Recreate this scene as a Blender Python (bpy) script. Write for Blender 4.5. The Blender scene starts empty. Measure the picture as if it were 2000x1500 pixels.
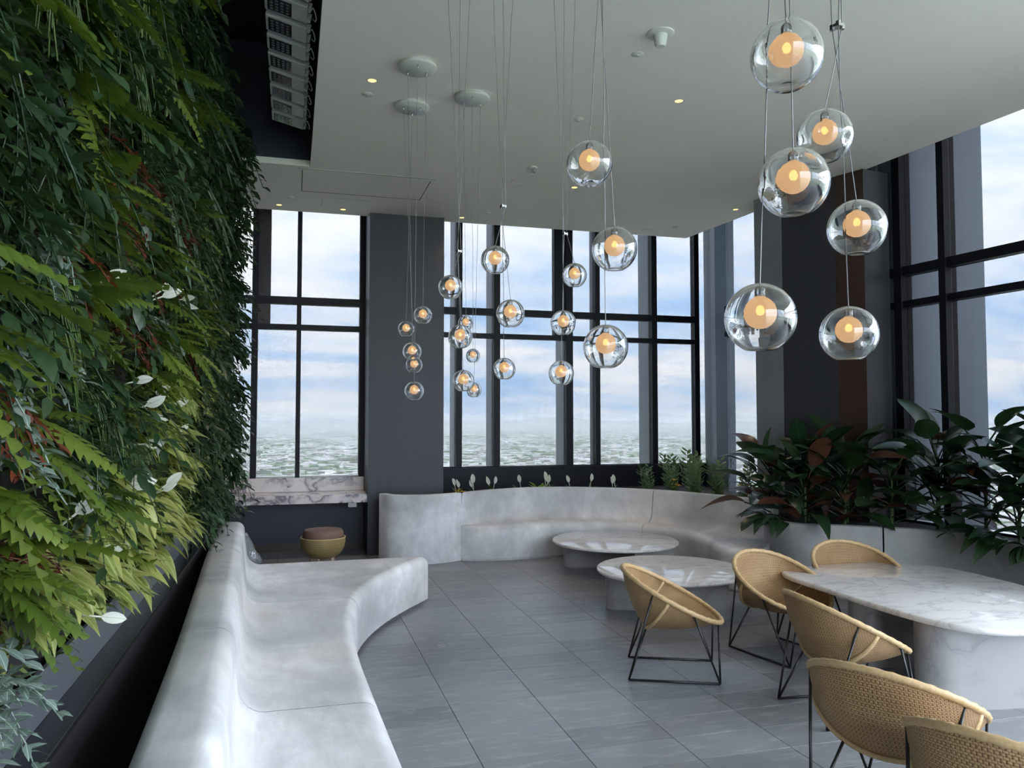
import bpy, bmesh, math, random
from mathutils import Vector, Matrix
random.seed(7)
S = bpy.context.scene
COL = S.collection
PI = math.pi

# ------------------------------------------------------------------ camera
cd = bpy.data.cameras.new('camera')
cam = bpy.data.objects.new('camera', cd)
COL.objects.link(cam)
cam.location = (0, 0, 1.6)
cam.rotation_euler = (math.radians(90 + 2.5615), 0, math.radians(-15.796))
cd.sensor_width = 36
cd.lens = 1520 / 2000 * 36
cd.clip_start = .02
cd.clip_end = 200000
S.camera = cam

# ------------------------------------------------------------------ look
S.view_settings.view_transform = 'Standard'
S.view_settings.look = 'None'
S.view_settings.exposure = 0.10
S.view_settings.gamma = 1
S.view_settings.use_curve_mapping = False
cy = S.cycles
cy.use_denoising = True
cy.use_adaptive_sampling = True
cy.adaptive_threshold = .03
cy.max_bounces = 10
cy.diffuse_bounces = 6
cy.glossy_bounces = 4
cy.transmission_bounces = 10
cy.transparent_max_bounces = 16
cy.volume_bounces = 1
cy.caustics_reflective = False
cy.caustics_refractive = False
cy.sample_clamp_indirect = 6


# ------------------------------------------------------------------ node helper
class NT:
    def __init__(s, tree):
        s.t = tree
        s.t.nodes.clear()

    def n(s, kind, **kw):
        nd = s.t.nodes.new(kind)
        for k, v in kw.items():
            if k.startswith('i_'):
                nd.inputs[k[2:].replace('_', ' ')].default_value = v
            else:
                setattr(nd, k, v)
        return nd

    def l(s, a, b):
        s.t.links.new(a, b)

    def math(s, op, a, b=None, clamp=False):
        m = s.n('ShaderNodeMath', operation=op, use_clamp=clamp)
        for i, v in enumerate((a, b)):
            if v is None:
                continue
            if isinstance(v, (int, float)):
                m.inputs[i].default_value = v
            else:
                s.l(v, m.inputs[i])
        return m.outputs[0]

    def mix(s, f, a, b, mode='MIX'):
        m = s.n('ShaderNodeMix', data_type='RGBA', blend_type=mode)
        for sock, v in ((m.inputs[0], f), (m.inputs[6], a), (m.inputs[7], b)):
            if isinstance(v, (int, float)):
                sock.default_value = v
            elif isinstance(v, tuple):
                sock.default_value = v if len(v) == 4 else (*v, 1)
            else:
                s.l(v, sock)
        return m.outputs[2]

    def ramp(s, fac, stops):
        r = s.n('ShaderNodeValToRGB')
        e = r.color_ramp.elements
        while len(e) < len(stops):
            e.new(.5)
        for i, (p, c) in enumerate(stops):
            e[i].position = p
            e[i].color = (c, c, c, 1) if isinstance(c, (int, float)) else (*c, 1)
        s.l(fac, r.inputs[0])
        return r.outputs[0]

    def noise(s, vec, scale, detail=4, rough=.55, dist=0):
        nn = s.n('ShaderNodeTexNoise')
        nn.inputs['Scale'].default_value = scale
        nn.inputs['Detail'].default_value = detail
        nn.inputs['Roughness'].default_value = rough
        nn.inputs['Distortion'].default_value = dist
        if vec is not None:
            s.l(vec, nn.inputs['Vector'])
        return nn.outputs['Fac']

    def mapping(s, vec, scale=(1, 1, 1), rot=(0, 0, 0), loc=(0, 0, 0)):
        m = s.n('ShaderNodeMapping')
        m.inputs['Scale'].default_value = scale
        m.inputs['Rotation'].default_value = rot
        m.inputs['Location'].default_value = loc
        s.l(vec, m.inputs['Vector'])
        return m.outputs[0]


# ------------------------------------------------------------------ world: thin bright overcast
TINT = .105          # transmittance of a film added to dim the facade view against the room
SKY = .83 / TINT
sd = bpy.data.lights.new('veiled_sun', 'SUN')
sd.energy = 4.2
sd.angle = math.radians(60)
sd.color = (1, .94, .86)
sun = bpy.data.objects.new('veiled_sun', sd)
COL.objects.link(sun)
sun.rotation_euler = Vector((-.93, .42, -.50)).to_track_quat('-Z', 'Y').to_euler()
w = bpy.data.worlds.new('sky')
S.world = w
w.use_nodes = True
T = NT(w.node_tree)
tc = T.n('ShaderNodeTexCoord')
sp = T.n('ShaderNodeSeparateXYZ')
T.l(tc.outputs['Generated'], sp.inputs[0])
zz = T.math('MAXIMUM', sp.outputs[2], 0.0)
dv = T.math('ADD', zz, .16)
cx = T.n('ShaderNodeCombineXYZ')
T.l(T.math('DIVIDE', sp.outputs[0], dv), cx.inputs[0])
T.l(T.math('DIVIDE', sp.outputs[1], dv), cx.inputs[1])
n1 = T.noise(T.mapping(cx.outputs[0], (.55, .8, 1), loc=(3.1, 1.7, 0)), 1.15, 7, .58, .35)
n2 = T.noise(T.mapping(cx.outputs[0], (.5, 1.2, 1), loc=(8, 2, 0)), 3.4, 6, .62, .3)
cl = T.math('ADD', T.math('MULTIPLY', n1, .75), T.math('MULTIPLY', n2, .25))
col = T.ramp(cl, [(.40, (.42, .62, .92)), (.475, (.60, .75, .96)), (.54, (.82, .88, .98)), (.64, (1.02, 1.02, 1.03))])
# overcast: the zenith is brighter than the horizon
lum = T.math('ADD', T.math('MULTIPLY', zz, 1.15), .92)
bg = T.n('ShaderNodeBackground')
T.l(T.mix(1.0, col, lum, 'MULTIPLY'), bg.inputs[0])
bg.inputs[1].default_value = SKY
T.l(bg.outputs[0], T.n('ShaderNodeOutputWorld').inputs[0])


# ------------------------------------------------------------------ materials
def mat(name):
    m = bpy.data.materials.new(name)
    m.use_nodes = True
    return m, NT(m.node_tree)


def principled(t, **kw):
    b = t.n('ShaderNodeBsdfPrincipled')
    for k, v in kw.items():
        b.inputs[k.replace('_', ' ')].default_value = v
    o = t.n('ShaderNodeOutputMaterial')
    t.l(b.outputs[0], o.inputs[0])
    return b


def plain(name, c, rough=.5, metal=0, spec=.5, var=0.0, scale=6):
    m, t = mat(name)
    b = principled(t, Roughness=rough, Metallic=metal)
    b.inputs['Specular IOR Level'].default_value = spec
    if var:
        tc = t.n('ShaderNodeTexCoord')
        f = t.noise(tc.outputs['Object'], scale, 5)
        t.l(t.mix(f, tuple(x * (1 - var) for x in c), tuple(min(1, x * (1 + var)) for x in c)), b.inputs['Base Color'])
    else:
        b.inputs['Base Color'].default_value = (*c, 1)
    return m


def bump(t, b, h, strength=.3, dist=.01):
    bp = t.n('ShaderNodeBump')
    bp.inputs['Strength'].default_value = strength
    bp.inputs['Distance'].default_value = dist
    t.l(h, bp.inputs['Height'])
    t.l(bp.outputs[0], b.inputs['Normal'])


M = {}
M['ceiling'] = plain('ceiling_paint', (.82, .772, .705), .7, var=.03, scale=.7)
M['dark_wall'] = plain('dark_wall_paint', (.030, .032, .040), .55, var=.08, scale=2)
M['column'] = plain('column_paint', (.034, .035, .041), .5, var=.06, scale=2)
M['column_strip'] = plain('column_pale_grey', (.20, .21, .225), .35, var=.05)  # paler grey than the rest of the column
M['navy'] = plain('slot_paint', (.010, .014, .030), .6)
M['mullion'] = plain('mullion_black', (.005, .006, .010), .5, spec=.25)
M['mullion_brown'] = plain('mullion_brown', (.022, .017, .018), .45)
M['fin'] = plain('fin_aluminium', (.22, .24, .26), .45, .0)
M['fin_blue'] = plain('fin_blue_grey', (.20, .235, .29), .35, .2, var=.05, scale=1)
M['jamb'] = plain('jamb_stone', (.42, .43, .45), .5, var=.12, scale=5)
M['brown'] = plain('brown_panel', (.045, .024, .017), .45, var=.15, scale=2)
M['black_gloss'] = plain('black_gloss', (.006, .0065, .008), .18)
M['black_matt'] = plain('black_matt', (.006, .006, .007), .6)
M['alu'] = plain('aluminium_rail', (.22, .24, .28), .3, .7)
M['white_plastic'] = plain('white_plastic', (.62, .62, .60), .45)
M['light_grey'] = plain('light_grey_metal', (.50, .50, .48), .4)
M['soil'] = plain('soil', (.02, .016, .012), .9, var=.4, scale=30)
M['black_metal'] = plain('black_metal', (.008, .008, .010), .35)
M['steel'] = plain('steel', (.45, .45, .45), .25, 1)
M['cord'] = plain('cord_grey', (.16, .16, .165), .4, .3)
M['led_glass'] = plain('led_glass', (.035, .038, .045), .08)
M['led_dot'] = plain('led_dot', (.16, .17, .19), .3)
M['grout'] = plain('grout', (.07, .07, .075), .8)
M['wall_light'] = plain('rear_wall_paint', (.35, .34, .33), .7)
M['stool_cushion'] = plain('stool_cushion', (.17, .095, .07), .75, var=.12, scale=20)
M['wood'] = plain('pale_wood', (.36, .25, .19), .5, var=.15, scale=12)
M['outlet'] = plain('outlet_plate', (.62, .58, .55), .5)
M['skirting'] = plain('skirting_brown', (.05, .035, .025), .5)


def emission(name, c, s):
    m, t = mat(name)
    e = t.n('ShaderNodeEmission')
    e.inputs[0].default_value = (*c, 1)
    e.inputs[1].default_value = s
    t.l(e.outputs[0], t.n('ShaderNodeOutputMaterial').inputs[0])
    return m


M['downlight'] = emission('downlight_glow', (1, .58, .22), 2.2)
M['bulb'] = emission('bulb_glow', (1, .55, .14), 6)
M['fairy'] = emission('fairy_glow', (1, .55, .2), 5)


def m_concrete(name, c1, c2, c3, rough=.42):
    m, t = mat(name)
    tc = t.n('ShaderNodeTexCoord')
    b = principled(t, Roughness=rough)
    v = tc.outputs['Object']
    a = t.noise(v, 1.6, 6, .6, .4)
    s = t.noise(t.mapping(v, (9, 2.2, 5)), 1.2, 6, .65, .2)
    p = t.noise(t.mapping(v, (1, 1, 1), loc=(5, 3, 1)), 1.1, 3)
    c = t.mix(t.ramp(a, [(.35, 0), (.65, 1)]), c1, c2)
    c = t.mix(t.math('MULTIPLY', t.ramp(s, [(.42, 0), (.66, 1)]), .45), c, c1)
    c = t.mix(t.math('MULTIPLY', t.ramp(p, [(.52, 0), (.72, 1)]), .55), c, c3)
    pit = t.n('ShaderNodeTexVoronoi')
    pit.inputs['Scale'].default_value = 7
    t.l(v, pit.inputs['Vector'])
    pm = t.ramp(pit.outputs['Distance'], [(.012, 1), (.022, 0)])
    c = t.mix(t.math('MULTIPLY', pm, .7), c, (.12, .11, .11))
    t.l(c, b.inputs['Base Color'])
    t.l(t.math('ADD', t.math('MULTIPLY', a, .25), rough - .12), b.inputs['Roughness'])
    bump(t, b, s, .06, .01)
    return m


M['concrete'] = m_concrete('cast_concrete', (.43, .435, .44), (.82, .825, .83), (.70, .635, .59))
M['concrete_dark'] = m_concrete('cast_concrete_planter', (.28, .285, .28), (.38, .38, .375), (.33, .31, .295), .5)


def m_tile():
    m, t = mat('floor_tile')
    tc = t.n('ShaderNodeTexCoord')
    oi = t.n('ShaderNodeObjectInfo')
    g = t.n('ShaderNodeNewGeometry')
    b = principled(t, Roughness=.4)
    v = g.outputs['Position']
    a = t.noise(v, 2.2, 6, .6)
    s = t.noise(t.mapping(v, (2.0, 7, 1)), 2.5, 6, .65, .3)
    r = t.math('ADD', t.math('MULTIPLY', oi.outputs['Random'], .5), t.math('MULTIPLY', a, .5))
    c = t.mix(r, (.135, .142, .152), (.275, .285, .302))
    c = t.mix(t.math('MULTIPLY', t.ramp(s, [(.5, 0), (.75, 1)]), .5), c, (.46, .46, .46))
    sc = t.noise(t.mapping(v, (1.5, 1.5, 1), loc=(3, 7, 0)), 6, 8, .75, 1.2)
    c = t.mix(t.math('MULTIPLY', t.ramp(sc, [(.63, 0), (.70, 1)]), .5), c, (.55, .55, .55))
    t.l(c, b.inputs['Base Color'])
    t.l(t.math('ADD', t.math('MULTIPLY', s, .2), .25), b.inputs['Roughness'])
    bump(t, b, s, .05, .004)
    return m


M['tile'] = m_tile()


def m_marble(name, base, vein, vein2, scale, sharp, rough, dens=.5):
    m, t = mat(name)
    tc = t.n('ShaderNodeTexCoord')
    b = principled(t, Roughness=rough)
    v = tc.outputs['Object']
    wob = t.n('ShaderNodeTexNoise')
    wob.inputs['Scale'].default_value = scale * .9
    wob.inputs['Detail'].default_value = 5
    t.l(v, wob.inputs['Vector'])
    mv = t.n('ShaderNodeVectorMath', operation='MULTIPLY_ADD')
    t.l(wob.outputs['Color'], mv.inputs[0])
    mv.inputs[1].default_value = (.55, .55, .55)
    t.l(t.mapping(v, (.6, 1.5, 1), rot=(0, 0, .6)), mv.inputs[2])
    nz = t.noise(mv.outputs[0], scale * 1.3, 6, .55)
    vn = t.math('ABSOLUTE', t.math('SUBTRACT', nz, .5))
    f1 = t.ramp(vn, [(0, 1), (sharp, .35), (sharp * 3, 0)])
    nz2 = t.noise(t.mapping(mv.outputs[0], loc=(4, 9, 2)), scale * 3.1, 6, .6)
    f2 = t.ramp(t.math('ABSOLUTE', t.math('SUBTRACT', nz2, .5)), [(0, .8), (sharp * 1.5, 0)])
    cloud = t.noise(v, scale * .8, 4)
    msk = t.ramp(cloud, [(.4, 0), (.62, 1)])
    c = t.mix(t.math('MULTIPLY', cloud, .6), base, tuple(x * .86 for x in base))
    c = t.mix(t.math('MULTIPLY', f1, dens), c, vein)
    c = t.mix(t.math('MULTIPLY', t.math('MULTIPLY', f2, msk), dens), c, vein2)
    t.l(c, b.inputs['Base Color'])
    return m


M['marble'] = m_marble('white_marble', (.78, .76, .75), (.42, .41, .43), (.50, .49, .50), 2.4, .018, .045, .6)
M['marble_leg'] = m_marble('white_marble_honed_shaded', (.34, .335, .325), (.20, .19, .20), (.25, .24, .23), 1.6, .016, .3, .6)  # same marble as the tops, honed, with the legs' shade in its colour
M['marble_viola'] = m_marble('veined_counter_marble', (.74, .66, .61), (.10, .07, .10), (.22, .17, .2), 2.3, .026, .22, .95)


def m_rattan(name, c1, c2):
    m, t = mat(name)
    uv = t.n('ShaderNodeUVMap')
    s = t.n('ShaderNodeSeparateXYZ')
    t.l(uv.outputs[0], s.inputs[0])
    b = principled(t, Roughness=.55)
    U = t.math('MULTIPLY', s.outputs[0], 62)
    V = t.math('MULTIPLY', s.outputs[1], 40)
    row = t.math('FLOOR', V)
    odd = t.math('MODULO', row, 2)
    uu = t.math('ADD', U, t.math('MULTIPLY', odd, .5))
    su = t.math('ABSOLUTE', t.math('SINE', t.math('MULTIPLY', uu, PI)))
    sv = t.math('ABSOLUTE', t.math('SINE', t.math('MULTIPLY', V, PI)))
    st = t.math('ABSOLUTE', t.math('SINE', t.math('MULTIPLY', U, PI)))
    h = t.math('MULTIPLY', t.math('POWER', su, .6), t.math('POWER', sv, .5))
    h2 = t.math('ADD', t.math('MULTIPLY', h, .75), t.math('MULTIPLY', st, .25))
    tc = t.n('ShaderNodeTexCoord')
    nz = t.noise(tc.outputs['Object'], 9, 4)
    dark = tuple(x * .32 for x in c1)
    c = t.mix(t.ramp(h2, [(.15, 0), (.62, 1)]), dark, t.mix(nz, c1, c2))
    t.l(c, b.inputs['Base Color'])
    bump(t, b, h2, .8, .004)
    return m


M['rattan'] = m_rattan('woven_rattan', (.27, .145, .055), (.48, .32, .16))
M['rattan_pale'] = plain('rattan_pale', (.46, .32, .16), .5, var=.35, scale=70)
M['stool_weave'] = m_rattan('stool_weave', (.22, .15, .05), (.34, .25, .10))


def m_window(name, T_):
    m, t = mat(name)
    tr = t.n('ShaderNodeBsdfTransparent')
    q = math.sqrt(T_)          # the pane has two faces
    tr.inputs[0].default_value = (q, q * 1.005, q * 1.01, 1)
    gl = t.n('ShaderNodeBsdfGlossy')
    gl.inputs['Roughness'].default_value = .01
    fr = t.n('ShaderNodeFresnel')
    fr.inputs[0].default_value = 1.45
    mx = t.n('ShaderNodeMixShader')
    t.l(t.math('MULTIPLY', fr.outputs[0], .06), mx.inputs[0])
    t.l(tr.outputs[0], mx.inputs[1])
    t.l(gl.outputs[0], mx.inputs[2])
    t.l(mx.outputs[0], t.n('ShaderNodeOutputMaterial').inputs[0])
    return m


M['pane'] = m_window('window_glass_dimmed', TINT)
M['pane_clear'] = m_window('window_glass_clear', .95)


def m_globe():
    m, t = mat('blown_glass')
    g = t.n('ShaderNodeBsdfGlass')
    g.inputs['Color'].default_value = (.985, .99, .99, 1)
    g.inputs['Roughness'].default_value = 0
    g.inputs['IOR'].default_value = 1.46
    t.l(g.outputs[0], t.n('ShaderNodeOutputMaterial').inputs[0])
    return m


M['globe'] = m_globe()


def m_diffuser():
    m, t = mat('frosted_core')
    d = t.n('ShaderNodeBsdfDiffuse')
    d.inputs[0].default_value = (.85, .78, .72, 1)
    tl = t.n('ShaderNodeBsdfTranslucent')
    tl.inputs[0].default_value = (.95, .82, .68, 1)
    tr = t.n('ShaderNodeBsdfTransparent')
    e = t.n('ShaderNodeEmission')
    e.inputs[0].default_value = (1, .75, .52, 1)
    e.inputs[1].default_value = .20
    a = t.n('ShaderNodeMixShader')
    a.inputs[0].default_value = .5
    t.l(d.outputs[0], a.inputs[1])
    t.l(tl.outputs[0], a.inputs[2])
    b = t.n('ShaderNodeMixShader')
    b.inputs[0].default_value = .16
    t.l(a.outputs[0], b.inputs[1])
    t.l(tr.outputs[0], b.inputs[2])
    s = t.n('ShaderNodeAddShader')
    t.l(b.outputs[0], s.inputs[0])
    t.l(e.outputs[0], s.inputs[1])
    t.l(s.outputs[0], t.n('ShaderNodeOutputMaterial').inputs[0])
    return m


M['diffuser'] = m_diffuser()


def m_plastic():
    m, t = mat('clear_plastic')
    tr = t.n('ShaderNodeBsdfTransparent')
    tr.inputs[0].default_value = (.80, .86, .92, 1)
    gl = t.n('ShaderNodeBsdfGlossy')
    gl.inputs['Roughness'].default_value = .12
    lw = t.n('ShaderNodeFresnel')
    lw.inputs[0].default_value = 1.9
    mx = t.n('ShaderNodeMixShader')
    t.l(lw.outputs[0], mx.inputs[0])
    t.l(tr.outputs[0], mx.inputs[1])
    t.l(gl.outputs[0], mx.inputs[2])
    df = t.n('ShaderNodeBsdfDiffuse')
    df.inputs[0].default_value = (.75, .8, .85, 1)
    m2 = t.n('ShaderNodeMixShader')
    m2.inputs[0].default_value = .16
    t.l(mx.outputs[0], m2.inputs[1])
    t.l(df.outputs[0], m2.inputs[2])
    t.l(m2.outputs[0], t.n('ShaderNodeOutputMaterial').inputs[0])
    return m


M['plastic'] = m_plastic()


def m_leaf(name, c1, c2, trans=.3, rough=.4, island=False, vein=None, edge=None):
    """leaf: colour varies from leaf to leaf; uv.x runs across the blade, uv.y along it"""
    m, t = mat(name)
    if island:
        rnd = t.n('ShaderNodeNewGeometry').outputs['Random Per Island']
    else:
        rnd = t.n('ShaderNodeObjectInfo').outputs['Random']
    tc = t.n('ShaderNodeTexCoord')
    nz = t.noise(tc.outputs['Object'], 14, 3)
    f = t.math('ADD', t.math('MULTIPLY', rnd, .75), t.math('MULTIPLY', nz, .25))
    c = t.mix(f, c1, c2)
    if vein or edge:
        uv = t.n('ShaderNodeUVMap')
        s = t.n('ShaderNodeSeparateXYZ')
        t.l(uv.outputs[0], s.inputs[0])
        ax = t.math('ABSOLUTE', t.math('SUBTRACT', s.outputs[0], .5))
        if vein:
            c = t.mix(t.math('MULTIPLY', t.ramp(ax, [(.015, 1), (.05, 0)]), .7), c, vein)
            rib = t.math('SINE', t.math('MULTIPLY', t.math('SUBTRACT', s.outputs[1], t.math('MULTIPLY', ax, .45)), 75))
            c = t.mix(t.math('MULTIPLY', t.ramp(rib, [(.8, 0), (1, 1)]), .3), c, vein)
        if edge:
            w_ = t.math('ADD', ax, t.math('MULTIPLY', t.math('SUBTRACT', nz, .5), .5))
            c = t.mix(t.ramp(w_, [(.2, 0), (.34, 1)]), c, edge)
    b = t.n('ShaderNodeBsdfPrincipled')
    b.inputs['Roughness'].default_value = rough
    t.l(c, b.inputs['Base Color'])
    tl = t.n('ShaderNodeBsdfTranslucent')
    t.l(t.mix(1.0, c, (1.0, 1.0, .55), 'MULTIPLY'), tl.inputs[0])
    mx = t.n('ShaderNodeMixShader')
    mx.inputs[0].default_value = trans
    t.l(b.outputs[0], mx.inputs[1])
    t.l(tl.outputs[0], mx.inputs[2])
    t.l(mx.outputs[0], t.n('ShaderNodeOutputMaterial').inputs[0])
    return m


M['lf_fern'] = m_leaf('leaf_bright_fern', (.04, .085, .012), (.15, .20, .028), .30, .36)
M['lf_dark'] = m_leaf('leaf_dark_green', (.012, .032, .014), (.036, .075, .028), .25, .32)
M['lf_pothos'] = m_leaf('leaf_yellow_green', (.11, .16, .025), (.40, .42, .11), .35, .34, vein=(.40, .44, .18), edge=(.36, .37, .14))
M['lf_mid'] = m_leaf('leaf_mid_green', (.03, .07, .016), (.10, .16, .035), .3, .36, vein=(.2, .3, .1))
M['lf_silver'] = m_leaf('leaf_silver', (.07, .12, .09), (.24, .31, .27), .2, .26, vein=(.45, .52, .48))
M['lf_red'] = m_leaf('leaf_red_brown', (.06, .016, .010), (.20, .045, .018), .3, .45)
M['lf_white'] = m_leaf('leaf_white', (.62, .64, .56), (.80, .80, .74), .3, .45, vein=(.35, .45, .25))
M['lf_strap'] = m_leaf('leaf_strap', (.03, .065, .04), (.09, .14, .085), .25, .35, vein=(.28, .38, .26))
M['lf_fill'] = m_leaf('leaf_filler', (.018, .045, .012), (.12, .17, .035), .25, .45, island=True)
M['lf_fill_shaded'] = m_leaf('leaf_filler_shaded', (.010, .026, .010), (.045, .085, .025), .25, .45, island=True)  # filler leaf darkened, the upper wall's shade is in the colour
M['lf_big'] = m_leaf('leaf_big_dark', (.008, .026, .012), (.022, .055, .020), .16, .33, vein=(.04, .08, .035))
M['lf_bigred'] = m_leaf('leaf_big_bronze', (.05, .022, .014), (.11, .042, .022), .2, .35, vein=(.12, .06, .04))
M['lf_zz'] = m_leaf('leaf_blue_green', (.07, .13, .06), (.22, .31, .17), .3, .3)
M['lf_rosette'] = m_leaf('leaf_fresh_green', (.14, .32, .04), (.30, .50, .08), .4, .4)
M['petal_yellow'] = m_leaf('petal_yellow', (.75, .50, .04), (.9, .65, .08), .3, .5)
M['stem'] = plain('stem_green', (.05, .09, .025), .5)


# ------------------------------------------------------------------ mesh helpers
def tag(o, label=None, cat=None, group=None, kind=None):
    if label:
        o['label'] = label
    if cat:
        o['category'] = cat
    if group:
        o['group'] = group
    if kind:
        o['kind'] = kind
    return o


def empty(name, loc=(0, 0, 0), rz=0, parent=None):
    o = bpy.data.objects.new(name, None)
    o.empty_display_size = .05
    COL.objects.link(o)
    o.location = loc
    o.rotation_euler = (0, 0, rz)
    if parent:
        o.parent = parent
    return o


def me(name, V, F, m, smooth=False, uv=None):
    d = bpy.data.meshes.new(name)
    d.from_pydata([tuple(v) for v in V], [], F)
    if isinstance(m, str):
        m = M[m]
    d.materials.append(m)
    if smooth:
        d.polygons.foreach_set('use_smooth', [True] * len(d.polygons))
    if uv:
        ul = d.uv_layers.new(name='UVMap')
        for lp in d.loops:
            ul.data[lp.index].uv = uv[lp.vertex_index]
    d.update()
    return d


def ob(name, mesh, parent=None, loc=None, rot=None, mw=None):
    o = bpy.data.objects.new(name, mesh)
    COL.objects.link(o)
    if parent:
        o.parent = parent
    if loc is not None:
        o.location = loc
    if rot is not None:
        o.rotation_euler = rot
    if mw is not None:
        o.matrix_local = mw
    return o


class G:
    """collects geometry of ONE piece"""

    def __init__(s):
        s.v, s.f, s.uv = [], [], []

    def add(s, V, F, UV=None):
        k = len(s.v)
        s.v += [tuple(v) for v in V]
        s.f += [tuple(i + k for i in f) for f in F]
        s.uv += UV if UV else [(0, 0)] * len(V)
        return s

    def box(s, x0, x1, y0, y1, z0, z1):
        return s.add([(x0, y0, z0), (x1, y0, z0), (x1, y1, z0), (x0, y1, z0), (x0, y0, z1), (x1, y0, z1), (x1, y1, z1), (x0, y1, z1)],
                     [(0, 3, 2, 1), (4, 5, 6, 7), (0, 1, 5, 4), (1, 2, 6, 5), (2, 3, 7, 6), (3, 0, 4, 7)])

    def prism(s, P, z0, z1):
        n = len(P)
        a = sum(P[i][0] * P[(i + 1) % n][1] - P[(i + 1) % n][0] * P[i][1] for i in range(n))
        if a < 0:
            P = P[::-1]
        V = [(x, y, z0) for x, y in P] + [(x, y, z1) for x, y in P]
        F = [tuple(range(n - 1, -1, -1)), tuple(range(n, 2 * n))] + [(i, (i + 1) % n, n + (i + 1) % n, n + i) for i in range(n)]
        return s.add(V, F)

    def tube(s, pts, r, n=8, closed=False, radii=None):
        pts = [Vector(p) for p in pts]
        m = len(pts)
        V, F = [], []
        prev = None
        for i, p in enumerate(pts):
            if closed:
                d = pts[(i + 1) % m] - pts[i - 1]
            else:
                d = pts[min(i + 1, m - 1)] - pts[max(i - 1, 0)]
            d.normalize()
            if prev is None:
                a = d.cross(Vector((0, 0, 1)))
                if a.length < .05:
                    a = d.cross(Vector((0, 1, 0)))
                a.normalize()
            else:
                a = prev - d * prev.dot(d)
                a.normalize()
            prev = a
            b = d.cross(a)
            rr = radii[i] if radii else r
            for k in range(n):
                t = 2 * PI * k / n
                V.append(p + (a * math.cos(t) + b * math.sin(t)) * rr)
        for i in range(m if closed else m - 1):
            j = (i + 1) % m
            for k in range(n):
                F.append((i * n + k, i * n + (k + 1) % n, j * n + (k + 1) % n, j * n + k))
        if not closed:
            F.append(tuple(range(n - 1, -1, -1)))
            F.append(tuple(range((m - 1) * n, m * n)))
        return s.add(V, F)

    def lathe(s, prof, n=24, c=(0, 0, 0), cap=True):
        V, F = [], []
        for r, z in prof:
            for k in range(n):
                t = 2 * PI * k / n
                V.append((c[0] + r * math.cos(t), c[1] + r * math.sin(t), c[2] + z))
        m = len(prof)
        for i in range(m - 1):
            for k in range(n):
                F.append((i * n + k, i * n + (k + 1) % n, (i + 1) * n + (k + 1) % n, (i + 1) * n + k))
        if cap:
            F.append(tuple(range(n - 1, -1, -1)))
            F.append(tuple(range((m - 1) * n, m * n)))
        UV = [(k / n * 2, i / max(1, m - 1) * .5) for i in range(m) for k in range(n)]
        return s.add(V, F, UV)

    def loft(s, secs, closed_sec=True, caps=True):
        n = len(secs[0])
        V = [p for sec in secs for p in sec]
        F = []
        for i in range(len(secs) - 1):
            for k in range(n if closed_sec else n - 1):
                F.append((i * n + k, i * n + (k + 1) % n, (i + 1) * n + (k + 1) % n, (i + 1) * n + k))
        if caps:
            F.append(tuple(range(n - 1, -1, -1)))
            F.append(tuple(range((len(secs) - 1) * n, len(secs) * n)))
        return s.add(V, F)

    def mesh(s, name, m, smooth=False, uv=False):
        return me(name, s.v, s.f, m, smooth, s.uv if uv else None)

    def ob(s, name, m, parent=None, smooth=False, uv=False, loc=None, rot=None, bevel=0, seg=2, angle=40):
        d = s.mesh(name, m, smooth, uv)
        bm = bmesh.new()
        bm.from_mesh(d)
        bmesh.ops.recalc_face_normals(bm, faces=bm.faces)
        bm.to_mesh(d)
        bm.free()
        o = ob(name, d, parent, loc, rot)
        if bevel:
            b = o.modifiers.new('bevel', 'BEVEL')
            b.width = bevel
            b.segments = seg
            b.limit_method = 'ANGLE'
            b.angle_limit = math.radians(angle)
        if smooth:
            try:
                d.set_sharp_from_angle(angle=math.radians(angle))
            except Exception:
                pass
        return o


def lerp_table(tab, x):
    if x <= tab[0][0]:
        return tab[0][1]
    for (a, va), (b, vb) in zip(tab, tab[1:]):
        if x <= b:
            t = (x - a) / (b - a)
            return va + (vb - va) * t
    return tab[-1][1]


def spline(P, n):
    """Catmull-Rom through 2-D points, n samples by parameter"""
    P = [Vector(p) for p in P]
    Q = [P[0] * 2 - P[1]] + P + [P[-1] * 2 - P[-2]]
    out = []
    for i in range(n):
        t = i / (n - 1) * (len(P) - 1)
        k = min(int(t), len(P) - 2)
        u = t - k
        a, b, c, d = Q[k:k + 4]
        out.append(.5 * ((2 * b) + (c - a) * u + (2 * a - 5 * b + 4 * c - d) * u * u + (3 * b - a - 3 * c + d) * u ** 3))
    return out


def struct(name, g, m, parent=None, **kw):
    o = g.ob(name, m, parent, **kw)
    if parent is None:
        o['kind'] = 'structure'
    return o


# ================================================================== THE ROOM
ZC = 4.06          # ceiling
ZT = 5.25          # soffit above the ceiling board, where the glazing ends
RU = Vector((.0886, -.99607))        # direction of the glazed wall on the planter side
RN = Vector((.99607, .0886))         # its outward normal
RE = Vector((5.146, 9.469))          # ceiling corner


def rwall(y, off=0.0):
    """point on the glazed side wall line at depth y, moved outwards by off"""
    t = (y - RE.y - RN.y * off) / RU.y
    return RE + RU * t + RN * off


# ---- floor with tiles
TX, TY = .4988, .2512
fl = struct('floor', G().box(-1.3, 6.6, -4.2, 10.4, -.25, -.006), 'grout')


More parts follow.
